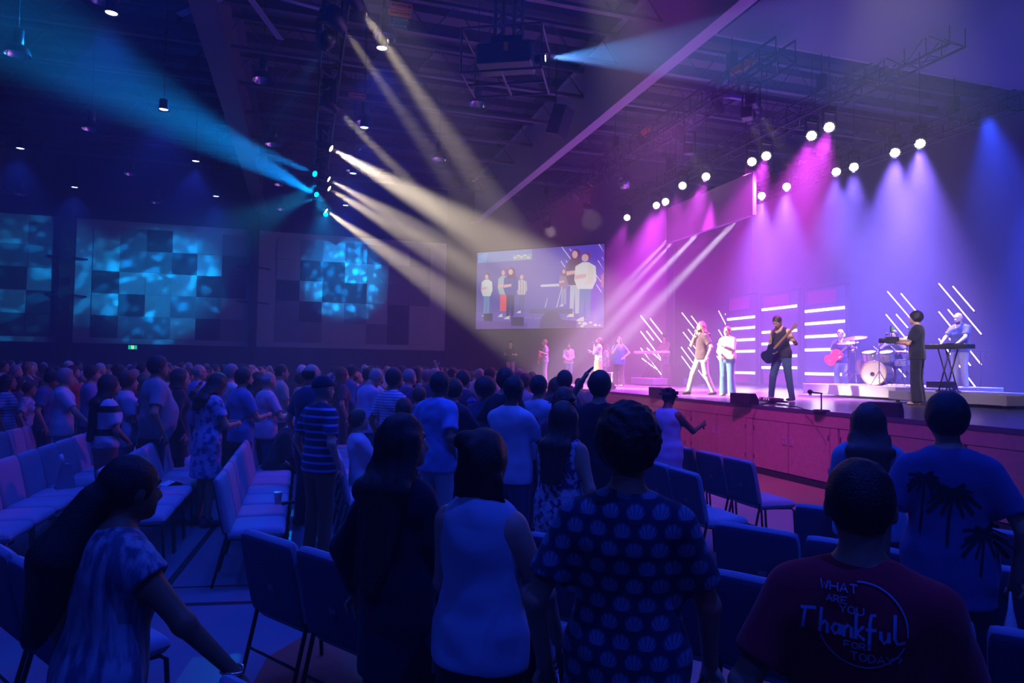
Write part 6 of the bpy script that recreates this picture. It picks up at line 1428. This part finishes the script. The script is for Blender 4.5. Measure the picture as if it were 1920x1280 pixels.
GL = {'W': [[(0, 1), (.25, 0), (.5, .7), (.75, 0), (1, 1)]], 'H': [[(0, 0), (0, 1)], [(1, 0), (1, 1)], [(0, .5), (1, .5)]], 'A': [[(0, 0), (.5, 1), (1, 0)], [(.2, .35), (.8, .35)]], 'T': [[(0, 1), (1, 1)], [(.5, 1), (.5, 0)]],
      'R': [[(0, 0), (0, 1), (.8, .95), (.9, .7), (.7, .5), (0, .5)], [(.4, .5), (1, 0)]], 'E': [[(1, 1), (0, 1), (0, 0), (1, 0)], [(0, .5), (.8, .5)]], 'Y': [[(0, 1), (.5, .5), (1, 1)], [(.5, .5), (.5, 0)]],
      'O': [[(.5, 0), (.1, .2), (0, .5), (.1, .8), (.5, 1), (.9, .8), (1, .5), (.9, .2), (.5, 0)]], 'U': [[(0, 1), (0, .25), (.3, 0), (.7, 0), (1, .25), (1, 1)]], 'F': [[(0, 0), (0, 1), (1, 1)], [(0, .5), (.8, .5)]],
      'D': [[(0, 0), (0, 1), (.6, .95), (1, .6), (1, .4), (.6, .05), (0, 0)]], '?': [[(0, .8), (.4, 1), (.9, .8), (.5, .45), (.5, .28)], [(.48, .06), (.52, .02)]]}
def word(txt, x, z, cw, chh, gap=.28):
    out = []
    for ch in txt:
        for st in GL[ch]: out.append([(x + a * cw, z + b * chh) for a, b in st])
        x += cw * (1 + gap)
    return out
rm, im = MAR; zc = 1.255; 
k_ = 1.0
st = [[(  .092 * math.cos(a), zc +   .092 * math.sin(a)) for a in np.linspace(math.radians(95), math.radians(-8), 16)], [(  .092 * math.cos(a), zc +   .092 * math.sin(a)) for a in np.linspace(math.radians(-22), math.radians(-158), 18)]]
st += word('WHAT', -.085, zc + .066, .016, .018) + word('ARE', -.072, zc + .042, .012, .014) + word('YOU', -.045, zc + .022, .014, .016) + word('FOR', -.035, zc - .052, .012, .014) + word('TODAY?', -.022, zc - .078, .014, .018)
def sc_(l, x0, s_): return [[(x0 * .84 + a * s_ * .84, zc - .03 + b * s_ * .84) for a, b in q] for q in l]
cur = [[(.0, 1.0), (-.4, .95)], [(0, 1.05), (.0, .1), (.05, -.15)], [(-.45, 1.0), (.35, 1.1)]]
st2 = sc_([[(-.35, 1.05), (.45, 1.2)], [(-.1, 1.1), (-.25, .0)]], -.135, .05) + sc_([[(0, 1.3), (-.1, 0)], [(-.05, .4), (.2, .65), (.3, .5), (.28, 0)]], -.098, .05) + sc_([[(.35, .55), (.1, .6), (-.05, .3), (.1, .05), (.3, .2), (.38, .6), (.36, .05)]], -.070, .05) \
    + sc_([[(0, .6), (-.02, 0)], [(0, .4), (.2, .65), (.35, .5), (.35, .0)]], -.042, .05) + sc_([[(0, 1.3), (-.05, 0)], [(.35, .7), (0, .3), (.4, 0)]], -.012, .05) + sc_([[(.35, 1.35), (.12, 1.3), (.05, .9), (.0, -.5)], [(-.15, .55), (.35, .6)]], .018, .05) \
    + sc_([[(0, .6), (0, .2), (.15, .02), (.35, .2), (.38, .6), (.38, .05)]], .046, .05) + sc_([[(.05, 1.5), (0, .3), (.15, .02), (.5, .15)]], .078, .05)
m_print = mat('shirt_print', (.26, .38, .62), .7)
back_ribbon(rm, 'shirt', [[.003] + q for q in st] + [[.007] + q for q in st2], m_print, 'slogan_print', .004)
rp, ip = PALM; m_pal = mat('palm_print', (.008, .008, .02), .8)
def palm(x, z0, z1, s_):
    o = [[.016 * s_] + [(x, z0), (x + .01, (z0 + z1) / 2), (x + .03 * s_, z1)]]
    for k in range(13):
        a = math.radians(-60 + 300 * k / 12); L = (.10 + .02 * (k % 3)) * s_; dr = .05 * s_
        o.append([(.020 if k % 2 else .014) * s_] + [(x + .03 * s_ + L * t_ * math.cos(a), z1 + L * .8 * t_ * math.sin(a) - dr * t_ * t_) for t_ in (0, .25, .5, .75, 1)])
    return o
back_ribbon(rp, 'shirt', palm(-.03, 1.04, 1.28, .85) + palm(.10, .92, 1.10, .85) + palm(-.13, 1.08, 1.34, .6), m_pal, 'palm_print', .02)
